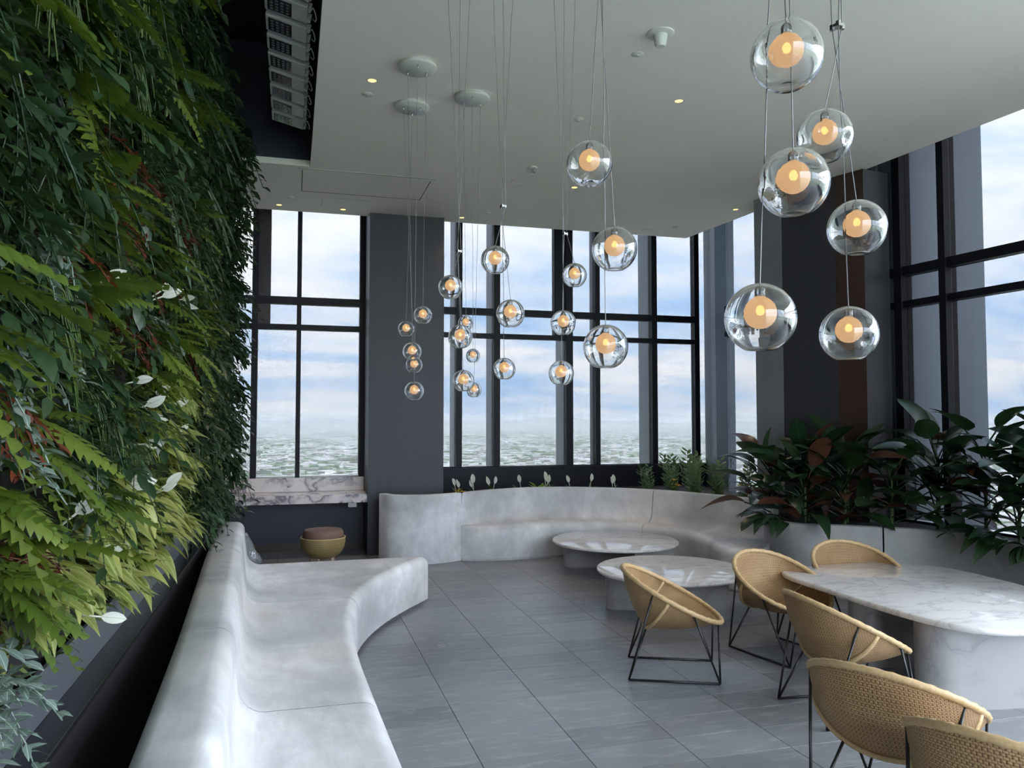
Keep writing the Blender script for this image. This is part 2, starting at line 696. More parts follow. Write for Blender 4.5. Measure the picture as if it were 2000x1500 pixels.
def tile_mesh(gx, gy):
    g = G()
    b = .0008
    x, y = gx / 2 - .0016, gy / 2 - .0016
    lo, hi = -.012, 0
    V = [(-x, -y, lo), (x, -y, lo), (x, y, lo), (-x, y, lo), (-x, -y, hi - b), (x, -y, hi - b), (x, y, hi - b), (-x, y, hi - b),
         (-x + b, -y + b, hi), (x - b, -y + b, hi), (x - b, y - b, hi), (-x + b, y - b, hi)]
    F = [(8, 9, 10, 11)]
    for i in range(4):
        j = (i + 1) % 4
        F += [(i, j, 4 + j, 4 + i), (4 + i, 4 + j, 8 + j, 8 + i)]
    g.add(V, F)
    return g


tm = tile_mesh(TX, TY).mesh('tile', 'tile')
BENCH_FX = [(1.4, .46), (2.0, .435), (2.88, .402), (3.4, .382), (4.2, .355), (4.8, .368), (5.28, .415), (5.6, .492), (6.0, .652), (6.39, .872), (6.85, 1.19)]
near_t, far_t = [], []
for i in range(-4, 13):
    for j in range(-33, 25):
        x = .868 + TX * (i + .5)
        y = 4.108 + TY * (j + .5)
        if y > 10 or x < -1 or x > 6.2:
            continue
        # camera frame test: is the tile in view, clear of the bench?
        fx, fy = math.sin(.2757), math.cos(.2757)
        dep = x * fx + y * fy
        lat = x * fy - y * fx
        seen = dep > 2.6 and -.2 < lat / dep < .66 and (y > 7 or x + TX / 2 > lerp_table(BENCH_FX, y) + .02) and not (y > 8.75)
        if seen and x > 2.6 and y < 3.2:
            seen = lat / dep < .62
        (near_t if seen else far_t).append((dep, x, y))
near_t.sort()
far_t += near_t[300:]
for d_, x, y in near_t[:300]:
    ob('tile', tm, fl, (x, y, 0))
g = G()
tg = tile_mesh(TX, TY)
for d_, x, y in far_t:
    g.add([(a + x, b + y, c) for a, b, c in tg.v], tg.f)
o = ob('tile', g.mesh('tile_rest', 'tile'), fl)
o['kind'] = 'stuff'

# ---- ceiling
SX, SY = .145, 7.75
pr = rwall(-4)
struct('ceiling', G().prism([(SX, -4), (pr.x, -4), (RE.x, RE.y), (-1.3, 9.49), (-1.3, SY), (SX, SY)], ZC, ZC + .06), 'ceiling')
struct('ceiling_soffit', G().box(-1.4, 7.0, -4.2, 10.8, ZT, ZT + .15), 'dark_wall')
# slot above the green wall, lined dark
struct('trim_1', G().box(SX, SX + .03, -4, SY, ZC + .061, ZT - .001), 'navy')
struct('trim_2', G().box(-1.3, SX + .03, SY, SY + .03, ZC + .061, ZT - .001), 'navy')
struct('trim_3', G().box(-1.3, SX + .03, -4, SY, ZT - .02, ZT - .002), 'navy')
# ceiling joints of the access panel
struct('trim_4', G().box(.03, 1.40, 7.80, 7.835, ZC - .004, ZC + .001), 'light_grey')
struct('trim_5', G().box(.07, .078, 7.87, 8.61, ZC - .002, ZC + .001), 'mullion')
struct('trim_6', G().box(.07, 1.36, 8.605, 8.613, ZC - .002, ZC + .001), 'mullion')
struct('trim_7', G().box(1.352, 1.36, 7.9, 8.61, ZC - .002, ZC + .001), 'mullion')
struct('trim_8', G().box(.30, .86, 8.80, 8.804, ZC - .001, ZC + .001), 'cord')
struct('trim_9', G().box(.30, .304, 8.80, 9.2, ZC - .001, ZC + .001), 'cord')

# ---- walls
struct('wall_left', G().box(-1.3, -.70, -4.2, 7.72, 0, ZT), 'black_matt')
struct('wall_left_recess', G().box(-1.3, -.83, 7.72, 10.3, 0, ZT), 'dark_wall')
struct('trim_10', G().box(-.83, -.752, 9.33, 9.97, 0, ZT), 'jamb')
struct('trim_11', G().box(-.70, -.655, 7.62, 7.72, .02, ZC + .4), 'black_matt')
struct('column', G().box(.872, 1.772, 9.31, 10.5, 0, ZC).box(.872, 1.772, 9.52, 10.5, ZC + .001, ZT), 'column')
struct('wall_back', G().box(-.83, .872, 9.86, 10.1, 0, .885), 'dark_wall')
struct('baseboard_back', G().box(-.752, .872, 9.845, 9.86, 0, .09), 'skirting')
struct('wall_back_low', G().box(1.772, 6.0, 10.12, 10.34, 0, .955), 'mullion')
p0, p1, p2, p3 = rwall(9.5, .36), rwall(-4, .36), rwall(-4, .62), rwall(9.5, .62)
struct('wall_right', G().prism([p0, p1, p2, p3], 0, .62), 'mullion')
struct('wall_rear', G().box(-1.3, 7.2, -4.35, -4.2, 3.98, ZT), 'wall_light')
for i, x in enumerate((-1.3, 2.9, 6.7)):
    struct('wall_rear_pier', G().box(x, x + .25, -4.35, -4.2, 0, 3.98), 'wall_light')


# ---- glazing
def window(name):
    e = empty(name)
    e['kind'] = 'structure'
    return e


def hbox(parent, name, m, x0, x1, y0, y1, z0, z1, bev=0):
    return G().box(x0, x1, y0, y1, z0, z1).ob(name, m, parent, bevel=bev)


TR = [(3.008, 3.098), (2.692, 2.758)]         # the two transoms
# bay by the marble counter
W1 = window('window_1')
ml = [(-.477, -.406), (.046, .100), (.807, .872)]
for a, b in ml:
    hbox(W1, 'mullion', 'mullion', a, b, 9.86, 9.99, .885, ZT)
hbox(W1, 'mullion', 'mullion_brown', -.406, -.266, 9.90, 10.02, 2.70, ZT)
xs = [-.752, -.477, -.406, .046, .100, .807]
for k in (0, 2, 4):
    for a, b in TR:
        hbox(W1, 'transom', 'mullion', xs[k], xs[k + 1], 9.875, 9.975, a, b)
    for a, b in ((.905, TR[1][0]), (TR[1][1], TR[0][0]), (TR[0][1], ZT)):
        hbox(W1, 'pane', 'pane', xs[k], xs[k + 1], 9.925, 9.931, a, b)
hbox(W1, 'sill', 'light_grey', -.752, .872, 9.862, 9.98, .885, .904)
# wide bay behind the curved seat
W2 = window('window_2')
YB = 10.25
ml = [(2.108, 2.190), (2.628, 2.716), (3.668, 3.768), (4.105, 4.175), (4.978, 5.060), (5.664, 5.740)]
for i, (a, b) in enumerate(ml):
    hbox(W2, 'mullion', 'mullion', a, b, YB - .06, YB + .06, .945, ZT)
    dep = .13 if i == 3 else .36
    if i < 5:
        hbox(W2, 'fin', 'fin', a + .01, b - .01, YB + .06, YB + .06 + dep, .3, ZT + .6)
hbox(W2, 'mullion', 'mullion', 3.50, 3.668, YB - .04, YB + .06, TR[1][1], ZT)
hbox(W2, 'pane', 'pane', 5.74, 5.86, YB - .003, YB + .003, .955, ZT)
xs = [1.772] + [v for a in ml for v in a]
for k in range(0, len(xs) - 1, 2):
    for a, b in TR:
        hbox(W2, 'transom', 'mullion', xs[k], xs[k + 1], YB - .045, YB + .045, a, b)
    for a, b in ((.955, TR[1][0]), (TR[1][1], TR[0][0]), (TR[0][1], ZT)):
        hbox(W2, 'pane', 'pane', xs[k], xs[k + 1], YB - .003, YB + .003, a, b)
hbox(W2, 'sill', 'mullion', 1.772, 5.74, YB - .09, YB + .08, .925, .955)
# corner cladding, two blue-grey panels with a joint
def rpanel(parent, name, m, y0, y1, o0, o1, z0, z1):
    P = [rwall(y0, o0), rwall(y1, o0), rwall(y1, o1), rwall(y0, o1)]
    return G().prism(P, z0, z1).ob(name, m, parent)


W3 = window('window_3')
G().prism([(5.80, 10.16), (5.735, 9.86), (5.60, 9.42), (5.80, 9.42), (5.95, 10.2)], .6, ZT).ob('corner_panel', 'fin_blue', W3)
rpanel(W3, 'corner_panel', 'fin_blue', 9.405, 9.15, .385, .5, .6, ZT)
# posts along the side wall: (near edge depth, far edge depth)
posts = [(6.98, 6.77), (6.375, 6.285), (5.862, 5.790), (4.98, 4.90), (3.9, 3.82), (2.8, 2.72), (1.7, 1.62), (.6, .52), (-.9, -.98), (-2.4, -2.48)]
for i, (ya, yb) in enumerate(posts):
    rpanel(W3, 'mullion', 'mullion', ya, yb, .33, .46, .62, ZT)
    if i in (1, 2, 3):
        rpanel(W3, 'fin', 'fin_blue', ya - .005, yb + .012, .46, .80, .2, ZT + .5)
# broad clad pier between the column and the first bay
rpanel(W3, 'corner_panel', 'fin_blue', 6.765, 6.60, .36, .52, .62, ZT)
rpanel(W3, 'corner_panel', 'fin_blue', 6.592, 6.44, .38, .52, .62, ZT)
edges = [9.14] + [v for p in posts for v in p]
edges = [9.15] + edges[1:] + [-4.2]
for k in range(0, len(edges) - 1, 2):
    a, b = edges[k], edges[k + 1]
    if k == 2:
        a = 6.44
    for z0, z1 in TR:
        rpanel(W3, 'transom', 'mullion', a, b, .35, .45, z0, z1)
    for z0, z1 in ((.63, TR[1][0]), (TR[1][1], TR[0][0]), (TR[0][1], ZT)):
        rpanel(W3, 'pane', 'pane' if a > 2.8 else 'pane_clear', a, b, .397, .403, z0, z1)  # unseen panes left clear to let in extra fill light
# rear windows behind the viewpoint, made clear and full-height to add fill light
W4 = window('window_4')
for a, b in ((-1.05, 2.9), (3.15, 6.7)):
    hbox(W4, 'pane', 'pane_clear', a, b, -4.28, -4.274, .0, 3.98)

# column by the planter
C0, C1, C2 = Vector((4.985, 7.60)), Vector((5.07, 7.225)), Vector((5.385, 6.335))
struct('column_corner', G().prism([C1, C2, C2 + Vector((.34, .06)), C1 + Vector((.60, .5)), C0 + Vector((.5, .35)), C0], 0, ZC), 'column')
dd = (C1 - C0)
nn = Vector((-dd.y, dd.x)).normalized() * -1
if nn.x > 0:
    nn = -nn
struct('trim_12', G().prism([C0 + nn * .006, C1 + nn * .006, C1 - nn * .01, C0 - nn * .01], 0, ZC - .001), 'column_strip')
dd = (C2 - C1).normalized()
nn = Vector((-dd.y, dd.x))
if nn.x > 0:
    nn = -nn
a_ = C2 - dd * .30
struct('trim_13', G().prism([a_ + nn * .006, C2 + nn * .006, C2 - nn * .01, a_ - nn * .01], 0, ZC - .001), 'brown')

# ================================================================== OUTSIDE
def m_city():
    m, t = mat('city_ground')
    g = t.n('ShaderNodeNewGeometry')
    v = g.outputs['Position']
    vo = t.n('ShaderNodeTexVoronoi')
    vo.inputs['Scale'].default_value = .013
    t.l(v, vo.inputs['Vector'])
    s = t.n('ShaderNodeSeparateColor')
    t.l(vo.outputs['Color'], s.inputs[0])
    big = t.noise(v, .0011, 5, .6)
    mid = t.noise(v, .006, 4, .6)
    tree = t.mix(s.outputs[1], (.04, .09, .035), (.20, .26, .11))
    roof = t.mix(s.outputs[2], (.40, .36, .34), (1.0, .98, .96))
    th = t.math('ADD', t.math('MULTIPLY', big, .8), t.math('MULTIPLY', mid, .35))
    f = t.math('GREATER_THAN', t.math('ADD', s.outputs[0], t.math('MULTIPLY', t.math('SUBTRACT', th, .58), 2.2)), .55)
    c = t.mix(f, tree, roof)
    b = principled(t, Roughness=.9)
    t.l(c, b.inputs['Base Color'])
    return m


M['city'] = m_city()
M['hill'] = plain('hill', (.06, .09, .07), .9)
HZ = -300
n = 96
g = G()
g.add([(55000 * math.cos(2 * PI * k / n), 55000 * math.sin(2 * PI * k / n), HZ) for k in range(n)], [tuple(range(n))])
tag(struct('ground_city', g, 'city'), 'hazy suburban plain of pale roofs and trees far below the tower', 'ground')
g = G()
V, F = [], []
N = 220
for k in range(N + 1):
    a = -.5 + 2.2 * k / N
    h = 120 + 150 * (math.sin(a * 7 + 1) * .5 + .5) + 90 * math.sin(a * 23) * math.sin(a * 5) + 40 * math.sin(a * 61)
    h *= .5 + .8 * max(0, math.sin(a * 3.1 + .6))
    for r, hh in ((46000, 0), (49000, max(30, h)), (52000, 0)):
        V.append((r * math.sin(a), r * math.cos(a), HZ + hh))
for k in range(N):
    for j in range(2):
        F.append((k * 3 + j, k * 3 + j + 1, k * 3 + 4 + j, k * 3 + 3 + j))
g.add(V, F)
tag(struct('hills', g, 'hill', smooth=True), 'low blue hills along the far horizon', 'hills')
# houses and blocks on the plain: one mass
g = G()
rr = random.Random(5)
for k in range(5200):
    a = rr.uniform(-.32, 1.15)
    r = 4100 * (1 + 2.4 * rr.random() ** 1.6)
    x, y = r * math.sin(a), r * math.cos(a)
    sx, sy, h = rr.uniform(8, 26), rr.uniform(8, 20), rr.uniform(5, 11)
    if rr.random() < .06:
        sx, sy, h = rr.uniform(30, 75), rr.uniform(20, 50), rr.uniform(8, 26)
    g.box(x - sx, x + sx, y - sy, y + sy, HZ, HZ + h)
M['house'] = None
m, t = mat('house_pale')
gi = t.n('ShaderNodeNewGeometry')
b = principled(t, Roughness=.8)
t.l(t.ramp(gi.outputs['Random Per Island'], [(0, (.16, .22, .10)), (.35, (.30, .27, .24)), (.6, (.62, .58, .54)), (1, (.9, .88, .86))]), b.inputs['Base Color'])
M['house'] = m
o = ob('houses', g.mesh('houses', 'house'))
tag(o, 'countless small pale houses on the plain below', 'houses', kind='stuff')
# haze: a thin scattering layer of air over the plain, starting beyond the tower
m, t = mat('haze_air')
vs = t.n('ShaderNodeVolumeScatter')
vs.inputs['Color'].default_value = (.97, .985, 1, 1)
vs.inputs['Density'].default_value = 1 / 24000
vs.inputs['Anisotropy'].default_value = .1
t.l(vs.outputs[0], t.n('ShaderNodeOutputMaterial').inputs['Volume'])
M['haze'] = m
g = G()
a0, a1, n = -.62, 1.5, 28
V, F = [], []
for k in range(n + 1):
    a = a0 + (a1 - a0) * k / n
    for r, z in ((500, HZ + 2), (54000, HZ + 2), (54000, 130), (500, 130)):
        V.append((r * math.sin(a), r * math.cos(a), z))
for k in range(n):
    for j in range(4):
        F.append((k * 4 + j, k * 4 + (j + 1) % 4, k * 4 + 4 + (j + 1) % 4, k * 4 + 4 + j))
F += [(0, 1, 2, 3), (n * 4 + 3, n * 4 + 2, n * 4 + 1, n * 4)]
g.add(V, F)
o = g.ob('haze', 'haze')
tag(o, 'pale haze lying over the distant plain', 'haze', kind='stuff')

# ================================================================== GREEN WALL FRAME
o = empty('planter_ledge', (-.63, 3, 0))
tag(o, 'glossy black ledge with steel rail under the living green wall', 'ledge')
G().box(-.07, .06, -7, 4.7, 0, .76).ob('body', 'black_matt', o, bevel=.004)
G().box(-.03, .064, -7, 4.7, .761, .766).ob('top_plate', 'black_gloss', o)
G().box(-.035, -.022, -7, 4.7, .767, .905).ob('rail', 'alu', o)
G().box(.062, .065, -7, 4.7, .752, .768).ob('edge_strip', 'steel', o)

# ================================================================== BENCH BY THE GREEN WALL
BXR = [(1.4, -.368), (2.1, -.385), (2.6, -.40), (3.4, -.428), (5.4, -.523), (6.83, -.562)]
BXF = [(1.4, -.15), (2.1, -.165), (3.4, -.215), (5.4, -.300), (6.83, -.362)]


def arc(cx_, cz, r, a0, a1, n):
    return [(cx_ + r * math.cos(math.radians(a0 + (a1 - a0) * i / n)), cz + r * math.sin(math.radians(a0 + (a1 - a0) * i / n))) for i in range(n + 1)]


def smooth_tab(tab, y):
    return sum(lerp_table(tab, y + d) for d in (-.24, -.12, 0, .12, .24)) / 5 if y < 6.5 else lerp_table(tab, y)


def bench_section(y, inset=0):
    xr, xf = smooth_tab(BXR, y), smooth_tab(BXF, y)
    fx = smooth_tab(BENCH_FX, y)
    zb, zs = .755, .40
    P = [(xr, .0), (xr, zb - .05)]
    P += arc(xr + .05, zb - .05, .05, 180, 90, 4)[1:]
    P += arc(xf - .065, zb - .065, .065, 90, 0, 5)
    P += arc(xf + .13, zs + .11, .11, 190, 268, 6)
    P += arc(fx - .085, zs - .085, .085, 90, 4, 6)
    P += [(fx, .032), (fx - .07, .03), (fx - .07, 0)]
    if inset:
        n_ = len(P)
        Q = []
        for i in range(n_):
            a, b = Vector(P[i - 1]), Vector(P[(i + 1) % n_])
            t_ = (b - a)
            if t_.length < 1e-6:
                Q.append(P[i])
                continue
            t_.normalize()
            q = Vector(P[i]) + Vector((t_.y, -t_.x)) * inset
            Q.append((q.x, max(0, q.y)))
        P = Q
    return [(x, y, z) for x, z in P]


labels = ['concrete bench segment with flared seat end and a backrest', 'concrete bench segment between two thin joints beside the green wall',
          'long smooth concrete bench segment with stained backrest top']
for (ya, yb), lb in zip(((6.83, 5.4035), (5.3965, 3.4035), (3.3965, 1.4)), labels):
    k = 26
    secs = [bench_section(ya + (yb - ya) * i / k) for i in range(k + 1)]
    if ya > 6:      # the free end is rounded off
        secs = [bench_section(ya, .022), bench_section(ya - .003, .012), bench_section(ya - .010, .004)] + [bench_section(ya - .02)] + secs[1:]
    o = G().loft(secs).ob('concrete_bench', 'concrete', smooth=True, angle=50)
    tag(o, lb, 'bench', 'curved concrete bench along the green wall')
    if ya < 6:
        jo = G().loft([bench_section(ya + .0002, .0008), bench_section(ya + .0068, .0008)]).ob('joint', 'black_matt', o)  # black filler put in to stand for the shade inside the gap

# ================================================================== CURVED BANQUETTE
ZB = .762
FR = [(1.86, 8.69), (2.02, 8.60), (2.30, 8.56), (2.72, 8.56), (3.10, 8.60), (3.50, 8.55), (3.86, 8.27), (4.09, 7.88), (4.10, 7.40), (4.02, 6.95), (3.93, 6.55), (4.05, 6.25)]
BK = [(1.88, 8.72), (2.08, 8.84), (2.30, 8.95), (2.72, 9.09), (3.10, 9.08), (3.55, 8.91), (4.09, 8.45), (4.37, 7.97), (4.57, 7.48), (4.66, 7.05), (4.58, 6.75), (4.46, 6.55)]
NS = 90
fr, bk = spline(FR, NS), spline(BK, NS)


def banq_section(i):
    f, b = fr[i], bk[i]
    d = b - f
    L = d.length
    u = d / L
    zs = .395
    rr_ = min(.08, L * .45)
    P = [(.02, 0), (.02, .02), (0, .025), (0, zs - rr_)]
    P += [(rr_ - rr_ * math.cos(math.radians(a)), zs - rr_ + rr_ * math.sin(math.radians(a))) for a in (20, 40, 60, 80)]
    c = min(.13, L * .35)
    P += [(max(rr_, L - c - .05), zs + .0)]
    P += [(L - c - .05 + c * math.sin(math.radians(a)), zs + c - c * math.cos(math.radians(a))) for a in (20, 40, 60, 80)]
    P += [(L - .01, ZB - .03), (L, ZB - .008), (L + .012, ZB), (L + .085, ZB), (L + .09, ZB - .01), (L + .09, 0)]
    return [(f.x + u.x * s, f.y + u.y * s, z) for s, z in P]


jt = min(range(NS), key=lambda i: (bk[i] - Vector((4.09, 8.45))).length)
for a, b, lb in ((0, jt, 'curved concrete seat with high back below the wide window'), (jt, NS - 1, 'curved concrete seat turning towards the big-leaf planter')):
    secs = [banq_section(i) for i in range(a, b + 1)]
    # a hairline joint between the two castings
    if a:
        secs[0] = [tuple(Vector(p) + (Vector(q) - Vector(p)) * .16) for p, q in zip(secs[0], secs[1])]
    o = G().loft(secs).ob('curved_seat', 'concrete', smooth=True, angle=50)
    tag(o, lb, 'seat', 'curved concrete seats by the window')
# upright planter wall between the column and the seat
EP = spline([(.955, 8.86), (1.05, 8.68), (1.22, 8.585), (1.48, 8.555), (1.72, 8.615), (1.868, 8.70)], 30)
secs = []
for i, p in enumerate(EP):
    t_ = (EP[min(i + 1, 29)] - EP[max(i - 1, 0)]).normalized()
    nrm = Vector((-t_.y, t_.x))
    q = p + nrm * .09
    secs.append([(p.x, p.y, 0), (p.x, p.y, ZB - .01), (p.x + nrm.x * .01, p.y + nrm.y * .01, ZB), (q.x, q.y, ZB), (q.x, q.y, 0)])
o = G().loft(secs).ob('planter_wall', 'concrete', smooth=True, bevel=.004, angle=50)
tag(o, 'upright curved concrete planter wall in front of the dark column', 'planter')
# soil bed behind the seat
P = [(1.0, 9.2), (1.3, 8.75), (1.75, 8.75)] + [tuple(bk[i] + (bk[i] - fr[i]).normalized() * .11) for i in range(4, NS, 4)] + [(4.9, 6.9), (5.0, 7.6), (5.45, 8.4), (5.5, 9.4), (5.5, 10.1), (1.8, 10.1), (1.8, 9.3), (1.0, 9.3)]
struct('ground_planter', G().prism([(p[0], p[1]) for p in P], .3, .66), 'soil')

# planter on the glazed side
PW = [(4.72, 6.98), (4.52, 6.80), (4.395, 6.58), (4.36, 6.32), (4.44, 6.12), (4.65, 5.985), (4.975, 5.73), (5.27, 5.48), (5.365, 5.15), (5.31, 4.65), (5.22, 4.1), (5.28, 3.4), (5.5, 2.6), (5.8, 1.9)]
pw = spline(PW, 100)
jn = min(range(100), key=lambda i: (pw[i] - Vector((4.975, 5.73))).length)
for a, b, lb in ((0, jn, 'rounded concrete planter nose at the end of the curved seat'), (jn, 99, 'wavy concrete planter wall under the big dark leaves')):
    secs = []
    for i in range(a, b + 1):
        p = pw[i].copy()
        if a and i == a:
            p = pw[i] + (pw[i + 1] - pw[i]) * .22
        t_ = (pw[min(i + 1, 99)] - pw[max(i - 1, 0)]).normalized()
        nrm = Vector((-t_.y, t_.x))
        q = p + nrm * .08
        secs.append([(p.x, p.y, 0), (p.x, p.y, .64), (p.x + nrm.x * .01, p.y + nrm.y * .01, .65), (q.x, q.y, .65), (q.x, q.y, 0)])
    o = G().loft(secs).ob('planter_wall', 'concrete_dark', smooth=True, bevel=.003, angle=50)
    tag(o, lb, 'planter', 'concrete planter along the glazed side')
P = []
for i in range(0, 100, 3):
    t_ = (pw[min(i + 1, 99)] - pw[max(i - 1, 0)]).normalized()
    P.append(pw[i] + Vector((-t_.y, t_.x)) * .085)
P += [rwall(1.9, .34), rwall(4, .34), rwall(6.3, .34), Vector((5.42, 6.32)), Vector((5.06, 7.0))]
struct('ground_planter_side', G().prism([(p.x, p.y) for p in P], .3, .60), 'soil')

# ================================================================== MARBLE COUNTER
o = empty('marble_counter', (.06, 9.6, 0))
tag(o, 'dark-veined marble counter with low splashback under the window', 'counter')
G().box(-.81, .81, -.27, .235, .618, .716).ob('worktop', 'marble_viola', o, bevel=.004)
G().box(-.81, .81, .236, .258, .717, .884).ob('splashback', 'marble_viola', o, bevel=.002)
o = empty('power_outlet', (.69, 9.83, .80))
tag(o, 'square power outlet on the veined marble splashback', 'outlet')
G().box(-.045, .045, -.004, .004, -.03, .035).ob('plate', 'outlet', o, bevel=.002)
G().box(-.02, .02, -.006, -.0041, -.01, .012).ob('socket', 'light_grey', o)
o = empty('power_outlet', (.70, 9.40, .575))
tag(o, 'grey power outlet hung under the marble counter edge', 'outlet')
G().box(-.05, .05, -.03, .03, -.012, .042).ob('housing', 'light_grey', o, bevel=.004)
G().box(-.03, .03, -.033, -.0301, .0, .03).ob('plate', 'jamb', o)


# ================================================================== STOOL AND PLASTIC
st = empty('woven_stool', (.30, 7.62, 0))
tag(st, 'round woven stool with brown cushion and pale wooden legs', 'stool')
prof = [(.05, .285), (.12, .30), (.165, .335), (.197, .39), (.208, .445), (.205, .475), (.196, .482), (.19, .47)]
bw_ = G().lathe(prof, 36).ob('bowl', 'stool_weave', st, smooth=True, uv=True)
G().tube([(.205 * math.cos(a * PI / 18),   .205 * math.sin(a * PI / 18), .482) for a in range(36)], .007, 6, True).ob('rim', 'rattan_pale', bw_, smooth=True)
G().lathe([(.10, .47), (.180, .48), (.188, .50), (.186, .535), (.173, .556), (.12, .563), (.0, .564)], 36).ob('cushion', 'stool_cushion', st, smooth=True)
for k in range(5):
    a = 2 * PI * k / 5 + .5
    G().tube([(.10 * math.cos(a),   .10 * math.sin(a), .315), (.17 * math.cos(a), .17 * math.sin(a), 0)], .012, 8, radii=[.015, .010]).ob('leg', 'wood', st, smooth=True)
pb = empty('plastic_bag', (-.375, 7.12, 0))
tag(pb, 'crumpled clear plastic bag standing behind the concrete bench', 'bag')
V, F = [], []
rr = random.Random(3)
nk, nz_ = 36, 26
for i in range(nz_ + 1):
    z = .62 * i / nz_
    base = lerp_table([(0, .10), (.20, .13), (.30, .135), (.36, .12), (.40, .13), (.43, .11), (.62, .015)], z)
    for k in range(nk):
        a = 2 * PI * k / nk
        r = base * (1 + .10 * math.sin(5 * a + z * 22) + .07 * math.sin(11 * a - z * 40) + .05 * math.sin(z * 90 + 3 * a))
        V.append((r * math.cos(a), r * math.sin(a) * .9, z))
for i in range(nz_):
    for k in range(nk):
        F.append((i * nk + k, i * nk + (k + 1) % nk, (i + 1) * nk + (k + 1) % nk, (i + 1) * nk + k))
G().add(V, F).ob('bag_film', 'plastic', pb, smooth=True, angle=180)
G().tube([(.018 * math.cos(a * PI / 6), .018 * math.sin(a * PI / 6), .60) for a in range(12)], .005, 6, True).ob('tie', 'white_plastic', pb)


# ================================================================== TABLES
def blob(P, n=72):
    P = [Vector(p) for p in P]
    Q = P[-1:] + P + P[:2]
    out = []
    for i in range(n):
        t_ = i / n * len(P)
        k = int(t_)
        u = t_ - k
        a, b, c, d = Q[k:k + 4]
        out.append(.5 * ((2 * b) + (c - a) * u + (2 * a - 5 * b + 4 * c - d) * u * u + (3 * b - a - 3 * c + d) * u ** 3))
    return out


def slab(P, z0, z1, e=.012):
    """table top with a soft edge"""
    c = sum(P, Vector((0, 0))) / len(P)
    secs = []
    for ins, z in ((.03, z0), (e * .4, z0 + e * .3), (0, (z0 + z1) / 2), (e * .3, z1 - e * .35), (e, z1)):
        secs.append([(p.x - (p - c).normalized().x * ins, p.y - (p - c).normalized().y * ins, z) for p in P])
    return G().loft(secs)


def stadium(cx_, cy_, L, W, a, n=8):
    out = []
    for i in range(n + 1):
        t_ = -PI / 2 + PI * i / n
        out.append((L / 2 - W / 2 + W / 2 * math.cos(t_), W / 2 * math.sin(t_)))
    for i in range(n + 1):
        t_ = PI / 2 + PI * i / n
        out.append((-L / 2 + W / 2 + W / 2 * math.cos(t_), W / 2 * math.sin(t_)))
    ca, sa = math.cos(a), math.sin(a)
    return [(cx_ + x * ca - y * sa, cy_ + x * sa + y * ca) for x, y in out]


def round_table(x, y, r, h, legs, label, sq=1.0):
    t_ = empty('marble_table', (x, y, 0))
    tag(t_, label, 'table')
    P = [Vector((r * math.cos(2 * PI * k / 72), r * sq * math.sin(2 * PI * k / 72))) for k in range(72)]
    slab(P, h - .03, h).ob('table_top', 'marble', t_, smooth=True, angle=60)
    for (lx, ly, L, W, a) in legs:
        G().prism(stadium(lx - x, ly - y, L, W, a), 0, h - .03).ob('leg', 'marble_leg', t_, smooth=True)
    return t_


round_table(3.34, 7.77, .665, .31, [(3.16, 7.98, .62, .16, -.25), (3.55, 7.55, .16, .60, 0.0)], 'low round marble table surrounded by the curved seat', 1.06)
round_table(3.10, 6.02, .625, .34, [(2.86, 6.10, .60, .17, -.45), (3.18, 5.72, .50, .17, -.42)], 'low round marble table beside the woven chairs', 1.02)
t3 = empty('marble_table', (4.05, 4.15, 0))
tag(t3, 'tall organic marble table with a rounded tip and block legs', 'table')
OUT = [(3.45, 4.98), (3.60, 5.05), (3.95, 5.07), (4.38, 5.04), (4.66, 4.80), (4.70, 4.30), (4.60, 3.80), (4.35, 3.40), (4.0, 3.22), (3.69, 3.225), (3.48, 3.34), (3.385, 3.59), (3.355, 3.97), (3.365, 4.45), (3.375, 4.78)]
P = blob([(a - 4.05, b - 4.15) for a, b in OUT], 120)
slab(P, .462, .50, .014).ob('table_top', 'marble', t3, smooth=True, angle=60)
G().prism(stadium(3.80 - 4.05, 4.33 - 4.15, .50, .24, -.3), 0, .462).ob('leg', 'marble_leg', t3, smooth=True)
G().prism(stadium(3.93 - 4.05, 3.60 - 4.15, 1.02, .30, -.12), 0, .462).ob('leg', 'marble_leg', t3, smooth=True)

# ================================================================== WOVEN CHAIRS
TILT = math.radians(27)


def rim_pt(phi, a=.325, b=.345):
    s = b * math.cos(phi)
    return Vector((a * math.sin(phi), -s * math.cos(TILT), .49 + s * math.sin(TILT)))


MID = Vector((0, -.03, .50))
BOT = Vector((0, -.17, .285))


def crease_pt(th):
    return Vector((.322 * math.sin(th), 0, 0)) + MID + (BOT - MID) * math.cos(th)


